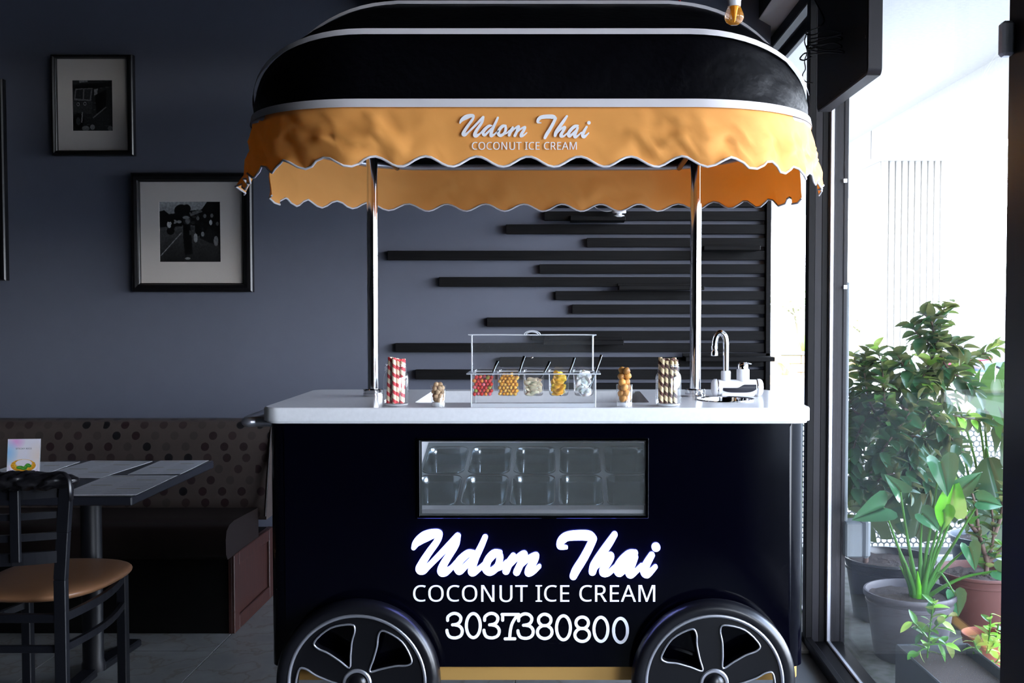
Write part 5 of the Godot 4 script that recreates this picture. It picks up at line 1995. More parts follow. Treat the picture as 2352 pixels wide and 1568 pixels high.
# ------------------------------------------------------------------ hanging in the window corner
func hanging_things():
	var t := thing("display_screen", "large black display panel hung facing the window, seen from behind", "screen", Vector3(0.92, 2.05, -3.445))
	var lo := at_x(1989, 148, 0.898)
	var yb := 2.045
	var side := Transform3D(Basis(Vector3(0, 0, -1), Vector3.UP, Vector3.RIGHT), Vector3(0.898, 2.36, -3.445))   # polygon x runs away from the lens
	var g := G()
	g.extrude(rrect(0.315, 0.315, 0.022, 6), 0.0, 0.041, side)
	obj("casing", g, M.frame_face, t)
	g = G()
	g.extrude(rrect(0.309, 0.309, 0.018, 6), -0.003, 0.002, side)
	obj("rear_cover", g, M.rubber, t)
	var scr := G().lathe([Vector2(0.0, -0.001), Vector2(0.004, -0.001), Vector2(0.0045, 0.001)], 10, Transform3D(Basis(Vector3.UP, Vector3.LEFT, Vector3.BACK).orthonormalized(), Vector3.ZERO))
	var sm := scr.mesh()
	for k in 5:
		piece("screw", sm, M.dark_plastic, t, Transform3D(Basis(), Vector3(0.8945, 2.062, -3.18 - k * 0.13) - t.position))
	for k in 3:
		piece("screw", sm, M.dark_plastic, t, Transform3D(Basis(), Vector3(0.8945, 2.16 + k * 0.17, -3.15) - t.position))
	g = G()
	for z in [-3.25, -3.64]:
		g.tube([Vector3(0.92, 2.67, z), Vector3(0.92, 2.685, z)], 0.01, 10)
	obj("hanger", g, M.rubber, t)
	# tangle of cable behind it
	var pts := []
	var cr := RandomNumberGenerator.new()
	cr.seed = 9
	var seq := [[1862, -20], [1878, 12], [1893, 44], [1884, 60], [1858, 72], [1852, 78], [1868, 80], [1896, 70], [1920, 72], [1935, 78], [1905, 84], [1870, 88], [1856, 92], [1862, 98], [1885, 92], [1918, 84], [1934, 90], [1900, 100], [1868, 104], [1852, 106], [1860, 112], [1886, 104], [1915, 98], [1934, 108], [1908, 116], [1880, 118], [1858, 112], [1862, 104], [1890, 114], [1930, 116], [1936, 122], [1900, 120], [1866, 124], [1850, 122], [1840, 130], [1838, 136], [1848, 138], [1864, 130]]
	for q in seq:
		pts.append(at_x(q[0], q[1], 0.872 + cr.randf_range(-0.012, 0.012)))
	tag(obj("cable_tangle", G().tube(spline(pts, 5), 0.0028, 6), M.rubber), "tangled black cable bunched behind the hanging display", "cable")
	var c2 := []
	for q in [[1852, 78], [1848, 96], [1854, 118], [1848, 140], [1850, 158], [1844, 170], [1844, 180], [1852, 188], [1866, 190]]:
		c2.append(at_x(q[0], q[1], 0.865))
	tag(obj("loose_cable", G().tube(spline(c2, 5), 0.002, 6), M.rubber), "thin loose cable dangling below the tangle", "cable")
	# amber bulb on its cord
	var d := 2.72
	var tip := at(1686, 57, d)
	var b := thing("pendant_bulb", "amber glass pendant bulb with a white socket hanging before the canopy", "pendant light", tip)
	var up := Transform3D(Basis(), tip)
	obj("glass_bulb", G().lathe([Vector2(0.0, 0.0), Vector2(0.011, 0.001), Vector2(0.0195, 0.006), Vector2(0.025, 0.015), Vector2(0.0255, 0.021), Vector2(0.0235, 0.029), Vector2(0.0185, 0.040), Vector2(0.0165, 0.046), Vector2(0.016, 0.048)], 32, up, 70), clear_sheet(0.30, rgb8(255, 170, 40), 0.03), b, "amber glass")
	obj("inner_glass", G().lathe([Vector2(0.002, 0.006), Vector2(0.004, 0.012), Vector2(0.006, 0.02), Vector2(0.0085, 0.036), Vector2(0.012, 0.046)], 18, up, 60), mat(rgb8(226, 150, 40), 0.15, 0.6), b)
	var fil := G()
	for k in 4:
		var an := TAU * k / 4
		fil.tube([tip + Vector3(cos(an) * 0.011, 0.012, sin(an) * 0.011), tip + Vector3(cos(an) * 0.008, 0.04, sin(an) * 0.008)], 0.0009, 6)
	obj("filament", fil, M.gold, b)
	obj("socket", G().lathe([Vector2(0.0, 0.046), Vector2(0.0165, 0.046), Vector2(0.017, 0.050), Vector2(0.0175, 0.06), Vector2(0.019, 0.064), Vector2(0.019, 0.12), Vector2(0.012, 0.128), Vector2(0.0, 0.13)], 24, up, 50), M.white_plastic, b)
	obj("cord", G().tube([tip + Vector3(0, 0.12, 0), tip + Vector3(0, 0.4, 0), Vector3(tip.x, 2.96, tip.z)], 0.0035, 8), M.white_plastic, b)
	var rc := at(1561, 5, 3.95)
	tag(obj("red_cord", G().tube([Vector3(rc.x, rc.y - 0.25, rc.z), Vector3(rc.x, 2.5, rc.z), Vector3(rc.x, 2.96, rc.z)], 0.0045, 8), mat(rgb8(170, 26, 44), 0.5)), "thin red cord hanging from the ceiling behind the canopy", "cord")
	# sensor on the right mullion
	var s0 := at(2318, 90, 2.262)
	var s := thing("door_sensor", "small white plastic sensor fixed high on the right mullion", "sensor", Vector3(0.957, s0.y, -2.262))
	obj("case", G().between(Vector3(0.931, s0.y - 0.037, -2.277), Vector3(0.958, s0.y + 0.037, -2.247), 0.006), M.white_plastic, s)
	obj("slot", G().between(Vector3(0.940, s0.y + 0.022, -2.2775), Vector3(0.946, s0.y + 0.026, -2.2765)), M.rubber, s)

# ------------------------------------------------------------------ outside the glass
func outside():
	M.concrete = tri_tex(mat(rgb8(200, 200, 196), 0.9), noise_tex(0.03, 41, ramp([[0.0, rgb8(58, 64, 44)], [0.5, rgb8(96, 96, 90)], [1.0, rgb8(118, 118, 114)]])), Vector3.ONE * 0.9)
	M.pavement = mat(rgb8(124, 122, 117), 0.9)
	M.stucco = tri_tex(mat(rgb8(224, 219, 211), 0.95), noise_tex(0.06, 44, ramp([[0.0, grey(0.94)], [1.0, grey(1.0)]])), Vector3.ONE)
	M.fence = mat(rgb8(78, 82, 78), 0.5)
	M.pale = mat(rgb8(230, 232, 232), 0.6)
	M.tan_block = mat(rgb8(226, 184, 132), 0.9)
	var g := G()
	g.between(Vector3(1.112, -0.3, -5.75), Vector3(2.72, -0.03, 3.0), 0.01)
	structure("ground_patio", g, M.concrete, "mossy concrete strip with the potted plants along the glass")
	g = G()
	g.flat()
	var rows := [[-30.0, -0.12], [21.5, -0.12], [62.0, -2.85], [200.0, -2.95]]
	for k in 3:
		var a = rows[k]
		var b = rows[k + 1]
		g.quad(Vector3(-60, a[1], -a[0]), Vector3(160, a[1], -a[0]), Vector3(160, b[1], -b[0]), Vector3(-60, b[1], -b[0]))
	structure("ground", g, M.pavement, "sunlit pale pavement and car park falling away outside")
	# roof over the walk: soffit, beam and post
	g = G()
	g.between(Vector3(1.12, 2.92, -16.0), Vector3(2.75, 3.3, 6.0))
	structure("roof_soffit", g, M.stucco, "white soffit of the roof over the walk outside")
	g = G()
	g.between(Vector3(2.73, 2.65, -16.0), Vector3(3.45, 3.3, 6.0), 0.008)
	var beam := structure("beam", g, M.stucco, "white beam along the outer edge of the soffit")
	for d in [6.2, 9.4, 12.6]:
		obj("panel_joint", G().between(Vector3(2.727, 2.66, -d - 0.004), Vector3(2.731, 2.915, -d + 0.004)), M.pavement, beam)
	var p := Node3D.new()
	p.name = "pillar"
	add_child(p)
	p.position = Vector3(3.12, -0.1, -9.75)
	p.set_meta("kind", "structure")
	p.set_meta("label", "pale pillar with vertical ribs holding the outside beam")
	obj("core", G().between(Vector3(2.84, -0.4, -10.05), Vector3(3.42, 2.66, -9.44), 0.004), M.stucco, p)
	for k in 10:
		var x := 2.845 + k * 0.058
		obj("rib", G().between(Vector3(x, -0.3, -9.45), Vector3(x + 0.045, 2.655, -9.415), 0.006), M.stucco, p)
	for k in 13:
		obj("side_block", G().between(Vector3(2.825, -0.2 + k * 0.22, -10.04), Vector3(2.845, 0.012 + k * 0.22, -9.46), 0.006), M.stucco, p)
	# perforated fence behind the pots
	var f := thing("perforated_fence", "pale perforated metal fence screen with round holes behind the plants", "fence", Vector3(1.95, -0.03, -5.55))
	g = G()
	g.flat()
	var s := 0.0315
	var r := 0.0128
	for j in 25:
		for i in 51:
			var c := Vector3(1.15 + (i + 0.5 * (j & 1)) * s, 0.075 + j * s * 0.866, -5.55)
			for k in 12:
				var a0 := TAU * (k + 0.0) / 12 + PI / 6
				var a1 := TAU * (k + 1.0) / 12 + PI / 6
				var o0 := s / 2 / (cos(fposmod(a0, PI / 3) if fposmod(a0, PI / 3) < PI / 6 else PI / 3 - fposmod(a0, PI / 3)))
				var o1 := s / 2 / (cos(fposmod(a1, PI / 3) if fposmod(a1, PI / 3) < PI / 6 else PI / 3 - fposmod(a1, PI / 3)))
				var A := c + Vector3(cos(a0), sin(a0), 0) * o0
				var B := c + Vector3(cos(a1), sin(a1), 0) * o1
				var C := c + Vector3(cos(a1), sin(a1), 0) * r
				var D := c + Vector3(cos(a0), sin(a0), 0) * r
				g.quad(A, B, C, D)
	obj("perforated_sheet", g, M.fence, f)
	g = G()
	g.between(Vector3(1.13, 0.74, -5.57), Vector3(2.78, 0.78, -5.53), 0.003)
	obj("top_rail", g, M.fence, f)
	g = G()
	g.between(Vector3(1.13, 0.03, -5.57), Vector3(2.78, 0.07, -5.53), 0.003)
	obj("bottom_rail", g, M.fence, f)
	for x in [1.14, 2.76]:
		obj("fence_post", G().between(Vector3(x - 0.025, -0.06, -5.585), Vector3(x + 0.025, 0.8, -5.525), 0.003), M.fence, f)
	# outlet box and conduit
	var e := thing("outlet_box", "grey weatherproof outlet box on a conduit outside the glass", "outlet box", at(1970, 1278, 4.12))
	var b0 := at(1939, 1278, 4.12)
	var b1 := at(1985, 1198, 4.12)
	obj("box", G().between(Vector3(b0.x, b0.y, -4.20), Vector3(b1.x - 0.01, b1.y, -4.10), 0.006), M.grey_plastic, e)
	obj("cover", G().between(Vector3(b1.x - 0.012, b0.y - 0.004, -4.205), Vector3(b1.x + 0.022, b1.y + 0.012, -4.095), 0.012), M.grey_plastic, e)
	var cx := at(1942, 1150, 4.14).x
	obj("conduit", G().tube([Vector3(cx, b1.y - 0.01, -4.15), Vector3(cx, 0.9, -4.15), Vector3(cx, 1.45, -4.15)], 0.011, 12), M.grey_plastic, e)
	far_things()

func far_things():
	# lamp post
	var lp := at(1979, 775, 46.0)
	var t := thing("street_lamp", "slim grey lamp post seen beyond the ribbed pillar", "street lamp", Vector3(lp.x, lp.y - 1.65, lp.z))
	var lt := at(1979, 575, 46.0)
	obj("pole", G().tube([Vector3(lp.x, lp.y - 1.7, lp.z), Vector3(lp.x, lp.y + 1.0, lp.z), lt], [0.10, 0.08, 0.055], 10), mat(rgb8(150, 160, 172), 0.6), t)
	obj("arm", G().tube([at(1948, 574, 46.0), lt, at(2000, 576, 46.0)], 0.02, 6), M.pale, t)
	obj("sign_plate", G().between(at(1972, 776, 45.85), at(1984, 758, 45.8), 0.005), M.pale, t)
	# low tan wall, handrail
	t = thing("planter_wall", "low tan block wall seen in the narrow window strip", "wall", at_y(1830, 870, -0.12))
	var wx := at(1794, 860, 20.5).x
	for j in 3:
		for i in 5:
			var w := 0.4
			obj("block", G().between(Vector3(wx + i * w + (0.2 if j == 1 else 0.0), -0.13 + j * 0.17, -20.9), Vector3(wx + (i + 1) * w - 0.01 + (0.2 if j == 1 else 0.0), 0.03 + j * 0.17, -20.5), 0.008), M.tan_block, t)
	obj("bed", G().between(Vector3(wx - 0.02, -0.14, -21.4), Vector3(wx + 2.2, 0.38, -20.85), 0.01), M.tan_block, t)
	obj("coping", G().between(Vector3(wx - 0.05, 0.375, -21.45), Vector3(wx + 2.25, 0.43, -20.45), 0.01), M.pavement, t)
	t = thing("low_kerb", "low tan kerb in front of the block wall", "kerb", at_y(1800, 866, -0.12))
	obj("stone", G().between(Vector3(3.75, -0.13, -19.6), Vector3(4.6, 0.04, -19.2), 0.02), M.tan_block, t)
	t = thing("handrail", "pale sloping pipe handrail outside the narrow window strip", "handrail", at_y(1839, 930, -0.12))
	obj("rail", G().tube([at(1780, 810, 19.0), at(1812, 843, 17.0), at(1840, 874, 15.4)], 0.04, 10), M.pale, t)
	obj("post", G().tube([at(1840, 874, 15.4), at(1839, 900, 15.4), at(1838, 930, 15.4)], 0.045, 10), M.pale, t)
	# shop building across the car park
	t = thing("shop_building", "long white shop building across the car park", "building", at(2240, 812, 90.0))
	var lo := at(1700, 830, 90.0)
	var hi := at(2600, 702, 90.0)
	obj("wall", G().between(Vector3(lo.x, lo.y, -96.0), Vector3(hi.x, hi.y, -90.0), 0.05), M.stucco, t)
	obj("fascia", G().between(Vector3(lo.x, hi.y - 0.35, -90.1), Vector3(hi.x, hi.y + 0.1, -89.8), 0.02), M.pale, t)
	for q in [[2190, 2238], [2262, 2300], [1772, 1786]]:
		obj("window", G().between(at(q[0], 812, 89.95), at(q[1], 748, 89.85), 0.02), mat(rgb8(176, 192, 212), 0.2), t)
	far_car(at(2222, 862, 62.0), 62.0, rgb8(200, 40, 60), "red parked car seen far off through the leaves")
	far_car(at(2345, 866, 60.0), 60.0, rgb8(74, 92, 116), "dark blue parked car beyond the leaves at the window edge")
	t = thing("marker_post", "short white post before the parked cars", "post", at(2283, 866, 50.0))
	obj("stem", G().tube([at(2283, 868, 50.0), at(2283, 840, 50.0), at(2283, 826, 50.0)], 0.09, 10), M.pale, t)
	# trees and grasses in the sun
	far_tree(1822, 700, 30.0, 0.75, 0.55, 862.0, "small green tree seen in the narrow window strip", 3, rgb8(140, 196, 120))
	far_tree(1976, 745, 34.0, 0.75, 0.5, 863.0, "round green tree left of the ribbed pillar", 5, rgb8(130, 190, 104))
	for q in [[1968, 816, 20.9, "tuft of tan ornamental grass below the lamp post", rgb8(214, 184, 128)], [1846, 812, 21.0, "small green shrub on top of the tan block wall", rgb8(150, 196, 80)], [1803, 868, 20.0, "small green shrub behind the sloping handrail", rgb8(134, 176, 92)]]:
		var base := at(q[0], q[1], q[2])
		base.y = 0.432 if q[2] > 20.5 else -0.12
		t = thing("grass_tuft", q[3], "grass", base)
		var blade := G()
		var r2 := RandomNumberGenerator.new()
		r2.seed = int(q[0])
		for k in 46:
			var an := r2.randf() * TAU
			var out := Vector3(cos(an), 0, sin(an)) * r2.randf_range(0.07, 0.24)
			var h := r2.randf_range(0.2, 0.42)
			var sd := Vector3(-sin(an), 0, cos(an)) * 0.009
			var b0 := base + out * 0.2
			var b1 := base + out * 0.6 + Vector3(0, h * 0.7, 0)
			var b2 := base + out * 1.25 + Vector3(0, h, 0)
			blade.quad(b0 - sd, b0 + sd, b1 + sd * 0.8, b1 - sd * 0.8)
			blade.tri(b1 - sd * 0.8, b1 + sd * 0.8, b2)
		var bl := obj("blades", blade, leafy(q[4], 0.6), t)
		bl.set_meta("kind", "stuff")

func far_tree(px: float, py: float, d: float, rx: float, ry: float, foot: float, label: String, seed_: int, col: Color):
	var c := at(px, py, d)
	var f := at(px + 14, foot, d)
	var t := thing("tree", label, "tree", f)
	obj("trunk", G().tube(spline([f, f.lerp(c, 0.55) + Vector3(0.06, 0, 0), c + Vector3(0.02, -ry * 0.3, 0), c + Vector3(-0.1, ry * 0.3, 0)], 4), 0.035, 8), mat(rgb8(120, 104, 84), 0.9), t)
	var r2 := RandomNumberGenerator.new()
	r2.seed = seed_
	var g := G()
	for k in 7:
		var an := TAU * k / 7
		g.tube([c + Vector3(0, -ry * 0.5, 0), c + Vector3(cos(an) * rx * 0.4, -ry * 0.1, sin(an) * rx * 0.4), c + Vector3(cos(an) * rx * 0.8, ry * 0.2 * sin(k * 2.0), sin(an) * rx * 0.8)], [0.02, 0.014, 0.006], 5)
	obj("branches", g, mat(rgb8(120, 104, 84), 0.9), t)
	var leaf := leaf_mesh(0.085, 0.05, 0.2, 0.2)
	var mm := MultiMesh.new()
	mm.transform_format = MultiMesh.TRANSFORM_3D
	mm.mesh = leaf
	mm.instance_count = 900
	for i in 900:
		var v := Vector3(r2.randf_range(-1, 1), r2.randf_range(-1, 1), r2.randf_range(-1, 1))
		while v.length() > 1.0 or v.length() < 0.2:
			v = Vector3(r2.randf_range(-1, 1), r2.randf_range(-1, 1), r2.randf_range(-1, 1))
		var cl := Vector3(sin(floor(v.x * 3.0) * 12.9), 0, 0) * 0.1
		mm.set_instance_transform(i, Transform3D(Basis.from_euler(Vector3(r2.randf() * TAU, r2.randf() * TAU, r2.randf() * TAU)), c + Vector3(v.x * rx, v.y * ry, v.z * rx) + cl - f))
	var o := MultiMeshInstance3D.new()
	o.multimesh = mm
	o.material_override = leafy(col, 0.8)
	o.name = "leaves"
	t.add_child(o, true)
	o.set_meta("kind", "stuff")

func far_car(p: Vector3, _d: float, col: Color, label: String):
	var t := thing("car", label, "car", p)
	var paint := mat(col, 0.25)
	var body := PackedVector2Array()
	for q in [[-2.2, 0.28], [-2.2, 0.62], [-2.05, 0.8], [-1.0, 0.9], [-0.45, 1.36], [0.75, 1.4], [1.55, 0.95], [2.15, 0.86], [2.25, 0.6], [2.22, 0.28], [1.85, 0.24], [1.75, 0.5], [1.4, 0.66], [1.05, 0.5], [0.95, 0.24], [-0.95, 0.24], [-1.05, 0.5], [-1.4, 0.66], [-1.75, 0.5], [-1.85, 0.24]]:
		body.append(Vector2(q[0], q[1]))
	var xf := Transform3D(Basis(), p)
	obj("body", G().extrude(body, -1.7, 0.0, xf), paint, t)
	var gl := mat(rgb8(110, 130, 146), 0.15)
	obj("side_window", G().extrude(PackedVector2Array([Vector2(-0.82, 0.92), Vector2(-0.38, 1.28), Vector2(0.12, 1.3), Vector2(0.12, 0.92)]), 0.0, 0.012, xf), gl, t)
	obj("side_window", G().extrude(PackedVector2Array([Vector2(0.2, 0.92), Vector2(0.2, 1.3), Vector2(0.7, 1.32), Vector2(1.25, 0.95)]), 0.0, 0.012, xf), gl, t)
	for x in [-1.4, 1.4]:
		var wxf := Transform3D(Basis(Vector3.RIGHT, PI / 2), p + Vector3(x, 0.32, -0.02))
		obj("wheel", G().lathe([Vector2(0.3, -0.2), Vector2(0.32, -0.1), Vector2(0.32, 0.0), Vector2(0.2, 0.02), Vector2(0.0, 0.03)], 20, wxf), M.rubber, t)
		obj("hub", G().lathe([Vector2(0.19, 0.0), Vector2(0.18, 0.032), Vector2(0.0, 0.04)], 16, wxf), M.pale, t)

# ------------------------------------------------------------------ plants
func leaf_mesh(L: float, W: float, cup: float, droop: float, nv := 6) -> ArrayMesh:
	# stalk at the origin, blade along +z, upper side +y
	var g := G()
	var fn := func(u, v) -> Vector3:
		var s: float = u * 2.0 - 1.0
		var w: float = W * 0.5 * pow(sin(PI * pow(v, 0.82)), 0.75) if v > 0.0 and v < 1.0 else 0.0
		return Vector3(s * w, s * s * w * cup - droop * L * v * v, v * L)
	g.grid(4, nv, fn)
	return g.mesh()

func heart_mesh(L: float, W: float, cup: float, droop: float) -> ArrayMesh:
	# heart shaped blade: the stalk meets it at the origin, tip along +z, two lobes behind
	var g := G()
	var prof := func(v: float) -> Vector2:      # v 0..1 round one half: from the notch over the lobe to the tip
		var pts := [Vector2(0, 0), Vector2(0.12, -0.16), Vector2(0.30, -0.22), Vector2(0.46, -0.10), Vector2(0.5, 0.1), Vector2(0.42, 0.38), Vector2(0.26, 0.66), Vector2(0.1, 0.88), Vector2(0, 1.0)]
		var f := v * 8.0
		var i := mini(int(f), 7)
		return (pts[i] as Vector2).lerp(pts[i + 1], f - i)
	for side in [-1.0, 1.0]:
		var fn := func(u, v) -> Vector3:
			var o: Vector2 = prof.call(v)
			var mid := Vector2(0, lerpf(0.0, 1.0, smoothstep(0.25, 1.0, v)))
			var q: Vector2 = mid.lerp(o, u)
			var ax: float = absf(q.x) * W
			return Vector3(q.x * W * side, (ax * ax / W * 1.6 + 0.25 * ax) * cup - droop * L * maxf(0.0, q.y) * maxf(0.0, q.y) + 0.012 * W * sin(q.y * 22.0) * u, q.y * L)
		g.grid(4, 16, fn)
	return g.mesh()

func split_mesh(L: float, W: float) -> ArrayMesh:
	# big split leaf: each side a row of lobes parted by deep cuts, and a few holes by the rib
	var g := G()
	for side in [-1.0, 1.0]:
		var lobes := 5
		for k in lobes:
			var v0 := float(k) / lobes
			var v1 := float(k + 1) / lobes
			var fn := func(u, w) -> Vector3:
				var v: float = lerpf(v0, v1, w)
				var wid: float = W * 0.5 * pow(sin(PI * clampf(v * 0.86 + 0.12, 0.0, 1.0)), 0.7)
				var gap: float = smoothstep(0.35, 1.0, u) * 0.42
				var vv: float = lerpf(v, (v0 + v1) * 0.5 + 0.03, gap) + u * u * 0.10
				return Vector3(side * u * wid, 0.10 * u * wid - 0.25 * L * v * v - 0.4 * u * u * wid * wid / W, vv * L)
			g.grid(6, 5, fn)
	return g.mesh()

func aim(dir: Vector3, up: Vector3) -> Basis:
	var z := dir.normalized()
	var x := up.cross(z)
	if x.length() < 0.01:
		x = Vector3.RIGHT
	x = x.normalized()
	return Basis(x, z.cross(x).normalized(), z)

func pot(called: String, label: String, c: Vector3, r: float, h: float, m: Material, round_rim := 0.012) -> Node3D:
	var t := thing(called, label, "potted plant", c)
	var xf := Transform3D(Basis(), c)
	obj("pot", G().lathe([Vector2(0.0, 0.0), Vector2(r * 0.74, 0.0), Vector2(r * 0.76, 0.006), Vector2(r * 0.92, h * 0.80), Vector2(r * 0.95, h * 0.81), Vector2(r * 0.955, h * 0.85), Vector2(r * 0.94, h * 0.86), Vector2(r * 0.955, h - round_rim * 1.4), Vector2(r, h - round_rim), Vector2(r * 1.005, h - round_rim * 0.4), Vector2(r * 0.99, h), Vector2(r * 0.95, h), Vector2(r * 0.93, h - 0.01), Vector2(r * 0.91, h - 0.04)], 48, xf, 50), m, t, "plant pot")
	var nz := FastNoiseLite.new()
	nz.frequency = 1.0
	nz.seed = int(c.x * 100)
	var fn := func(u, v) -> Vector3:
		var an: float = TAU * u
		var rr: float = r * 0.92 * v
		var q := Vector3(cos(an) * rr, 0, sin(an) * rr)
		return c + q + Vector3(0, h - 0.03 + 0.012 * nz.get_noise_3dv((c + q) * 40.0) + 0.012 * (1.0 - v), 0)
	obj("soil", G().grid(40, 14, fn), M.soil, t)
	return t

func leaves_along(t: Node3D, path: Array, meshes: Array, mats: Array, step: float, r2: RandomNumberGenerator, limit: Array, tip_mat := -1, size := 1.0):
	var pts := spline(path, 8)
	var run := 0.0
	var turn := r2.randf() * TAU
	for i in range(1, pts.size()):
		run += (pts[i] - pts[i - 1]).length()
		while run > step:
			run -= step
			var d: Vector3 = (pts[i] - pts[i - 1]).normalized()
			turn += 2.4 + r2.randf_range(-0.4, 0.4)
			var side := d.cross(Vector3.UP if absf(d.y) < 0.9 else Vector3.RIGHT).normalized()
			var other := d.cross(side)
			var out := (side * cos(turn) + other * sin(turn)) * 0.9 + d * r2.randf_range(0.2, 0.9) + Vector3(0, r2.randf_range(-0.35, 0.25), 0)
			var mi := r2.randi() % mats.size()
			if i > pts.size() * 0.88 and tip_mat >= 0:
				mi = tip_mat
			limit.append([meshes[r2.randi() % meshes.size()], mats[mi], Transform3D(aim(out, Vector3(r2.randf_range(-0.5, 0.5), 1, r2.randf_range(-0.5, 0.6))).scaled(Vector3.ONE * size * r2.randf_range(0.75, 1.15)), pts[i])])

func put_leaves(t: Node3D, list: Array, most: int):
	# the ones that show largest singly, the rest as one part
	for i in list.size():
		if i < most:
			var l = list[i]
			var x: Transform3D = l[2]
			if x.origin.x < 1.16:
				continue
			x.origin -= t.position
			piece("leaf", l[0], l[1], t, x)
	if list.size() > most:
		var mm := MultiMesh.new()
		mm.transform_format = MultiMesh.TRANSFORM_3D
		mm.mesh = list[0][0]
		var rest := []
		for i in range(most, list.size()):
			var x: Transform3D = list[i][2]
			if x.origin.x > 1.16:
				x.origin -= t.position
				rest.append(x)
		mm.instance_count = rest.size()
		for i in rest.size():
			mm.set_instance_transform(i, rest[i])
		var o := MultiMeshInstance3D.new()
		o.multimesh = mm
		o.material_override = list[0][1]
		o.name = "small_leaves"
		t.add_child(o, true)
		o.set_meta("kind", "stuff")

func plants():
	M.soil = bumped(tri_tex(mat(rgb8(235, 232, 230), 0.95), noise_tex(0.09, 61, ramp([[0.0, rgb8(22, 17, 15)], [0.5, rgb8(58, 45, 38)], [0.72, rgb8(92, 74, 60)], [1.0, rgb8(140, 124, 104)]])), Vector3.ONE * 6.0), noise_tex(0.09, 61), 0.8)
	M.bark = mat(rgb8(82, 62, 52), 0.85)
	var dark := leafy(rgb8(36, 74, 34), 0.45, 0.3)
	var mid := leafy(rgb8(54, 102, 40), 0.5, 0.32)
	var light := leafy(rgb8(112, 170, 58), 0.7, 0.35)
	var blue := leafy(rgb8(30, 62, 38), 0.35, 0.24)
	var r2 := RandomNumberGenerator.new()
	r2.seed = 77
	# ficus in the black pot
	var fc := Vector3(1.44, -0.03, -4.62)
	var t := pot("potted_ficus", "tall ficus tree with glossy oval leaves in a black pot against the glass", fc, 0.2, 0.27, M.rim_black)
	var d := 4.62
	var br := [
		[[1988, 1300, 0.0], [1992, 1180, 0.0], [2004, 1075, 0.0], [2040, 990, 0.0], [2076, 940, 0.0]],
		[[2076, 940, 0.0], [2112, 880, 0.0], [2150, 800, 0.02], [2162, 740, 0.0], [2172, 690, 0.0]],
		[[2004, 1070, 0.0], [1990, 960, -0.08], [1978, 880, -0.08], [1962, 820, -0.05]],
		[[2040, 990, 0.0], [2030, 900, 0.1], [2026, 840, 0.1], [2012, 800, 0.1]],
		[[2112, 880, 0.0], [2160, 862, -0.1], [2220, 832, -0.15], [2290, 796, -0.15]],
		[[2076, 940, 0.0], [2140, 946, -0.15], [2200, 956, -0.2], [2262, 968, -0.2]],
		[[2150, 800, 0.0], [2112, 772, 0.05], [2092, 744, 0.05]],
		[[2150, 800, 0.0], [2186, 792, 0.0], [2216, 800, 0.0]],
		[[1992, 1180, 0.0], [1966, 1080, -0.1], [1952, 1000, -0.12], [1950, 930, -0.12]],
		[[2004, 1070, 0.0], [2060, 1052, -0.12], [2110, 1082, -0.16], [2132, 1126, -0.16]],
		[[2112, 880, 0.0], [2082, 850, 0.12], [2060, 812, 0.15]],
		[[1990, 960, -0.05], [1960, 940, -0.02], [1948, 894, 0.0]],
		[[2040, 990, 0.0], [2092, 1000, 0.1], [2150, 1012, 0.14]],
		[[2140, 830, 0.0], [2150, 880, -0.12], [2180, 916, -0.14]],
		[[2150, 800, 0.0], [2140, 740, 0.06], [2120, 720, 0.06]],
		[[2004, 1070, 0.0], [2030, 1030, 0.2], [2080, 960, 0.25], [2110, 920, 0.25]],
		[[1992, 1150, 0.0], [2020, 1100, 0.15], [2060, 1090, 0.2], [2090, 1130, 0.2]],
		[[1990, 960, 0.0], [1970, 1000, 0.1], [1955, 1060, 0.12], [1960, 1130, 0.12]],
		[[2076, 940, 0.0], [2100, 1010, -0.1], [2090, 1080, -0.12], [2070, 1130, -0.12]],
		[[2112, 880, 0.0], [2130, 940, 0.15], [2180, 1000, 0.2], [2210, 1040, 0.2]],
		[[2040, 990, 0.0], [2000, 930, 0.05], [1985, 850, 0.08], [1990, 810, 0.08]],
		[[2150, 800, 0.0], [2180, 850, 0.1], [2210, 870, 0.12], [2240, 900, 0.12]],
		[[2076, 940, 0.0], [2050, 880, -0.15], [2040, 850, -0.18], [2060, 826, -0.18]],
	]
	var list := []
	var oval := [leaf_mesh(0.064, 0.040, 0.4, 0.2), leaf_mesh(0.056, 0.038, 0.2, 0.32), leaf_mesh(0.070, 0.041, 0.55, 0.12)]
	for bi in br.size():
		var path := []
		for q in br[bi]:
			path.append(at(q[0], q[1], d - q[2]))
		var rad := []
		var sp := spline(path, 6)
		for k in sp.size():
			rad.append(lerpf(0.0125, 0.008, float(k) / sp.size()) if bi == 0 else lerpf(0.006, 0.0014, float(k) / sp.size()))
		obj("trunk" if bi == 0 else "branch", G().tube(sp, rad, 7), M.bark, t)
		if bi > 0:
			leaves_along(t, path, oval, [dark, dark, mid, mid, blue, light], 0.0078, r2, list, 3 if bi % 3 else 5, 1.25)
	put_leaves(t, list, 300)
	# split leaf plant behind at the right
	var mc := Vector3(2.06, -0.03, -5.1)
	t = pot("potted_monstera", "broad split leaved plant in a pale blue pot behind the ficus at the right", mc, 0.17, 0.26, mat(rgb8(56, 70, 82), 0.5))
	var big := split_mesh(0.34, 0.32)
	var md := leafy(rgb8(26, 52, 32), 0.25, 0.26)
	var ml := leafy(rgb8(44, 82, 32), 0.25, 0.35)
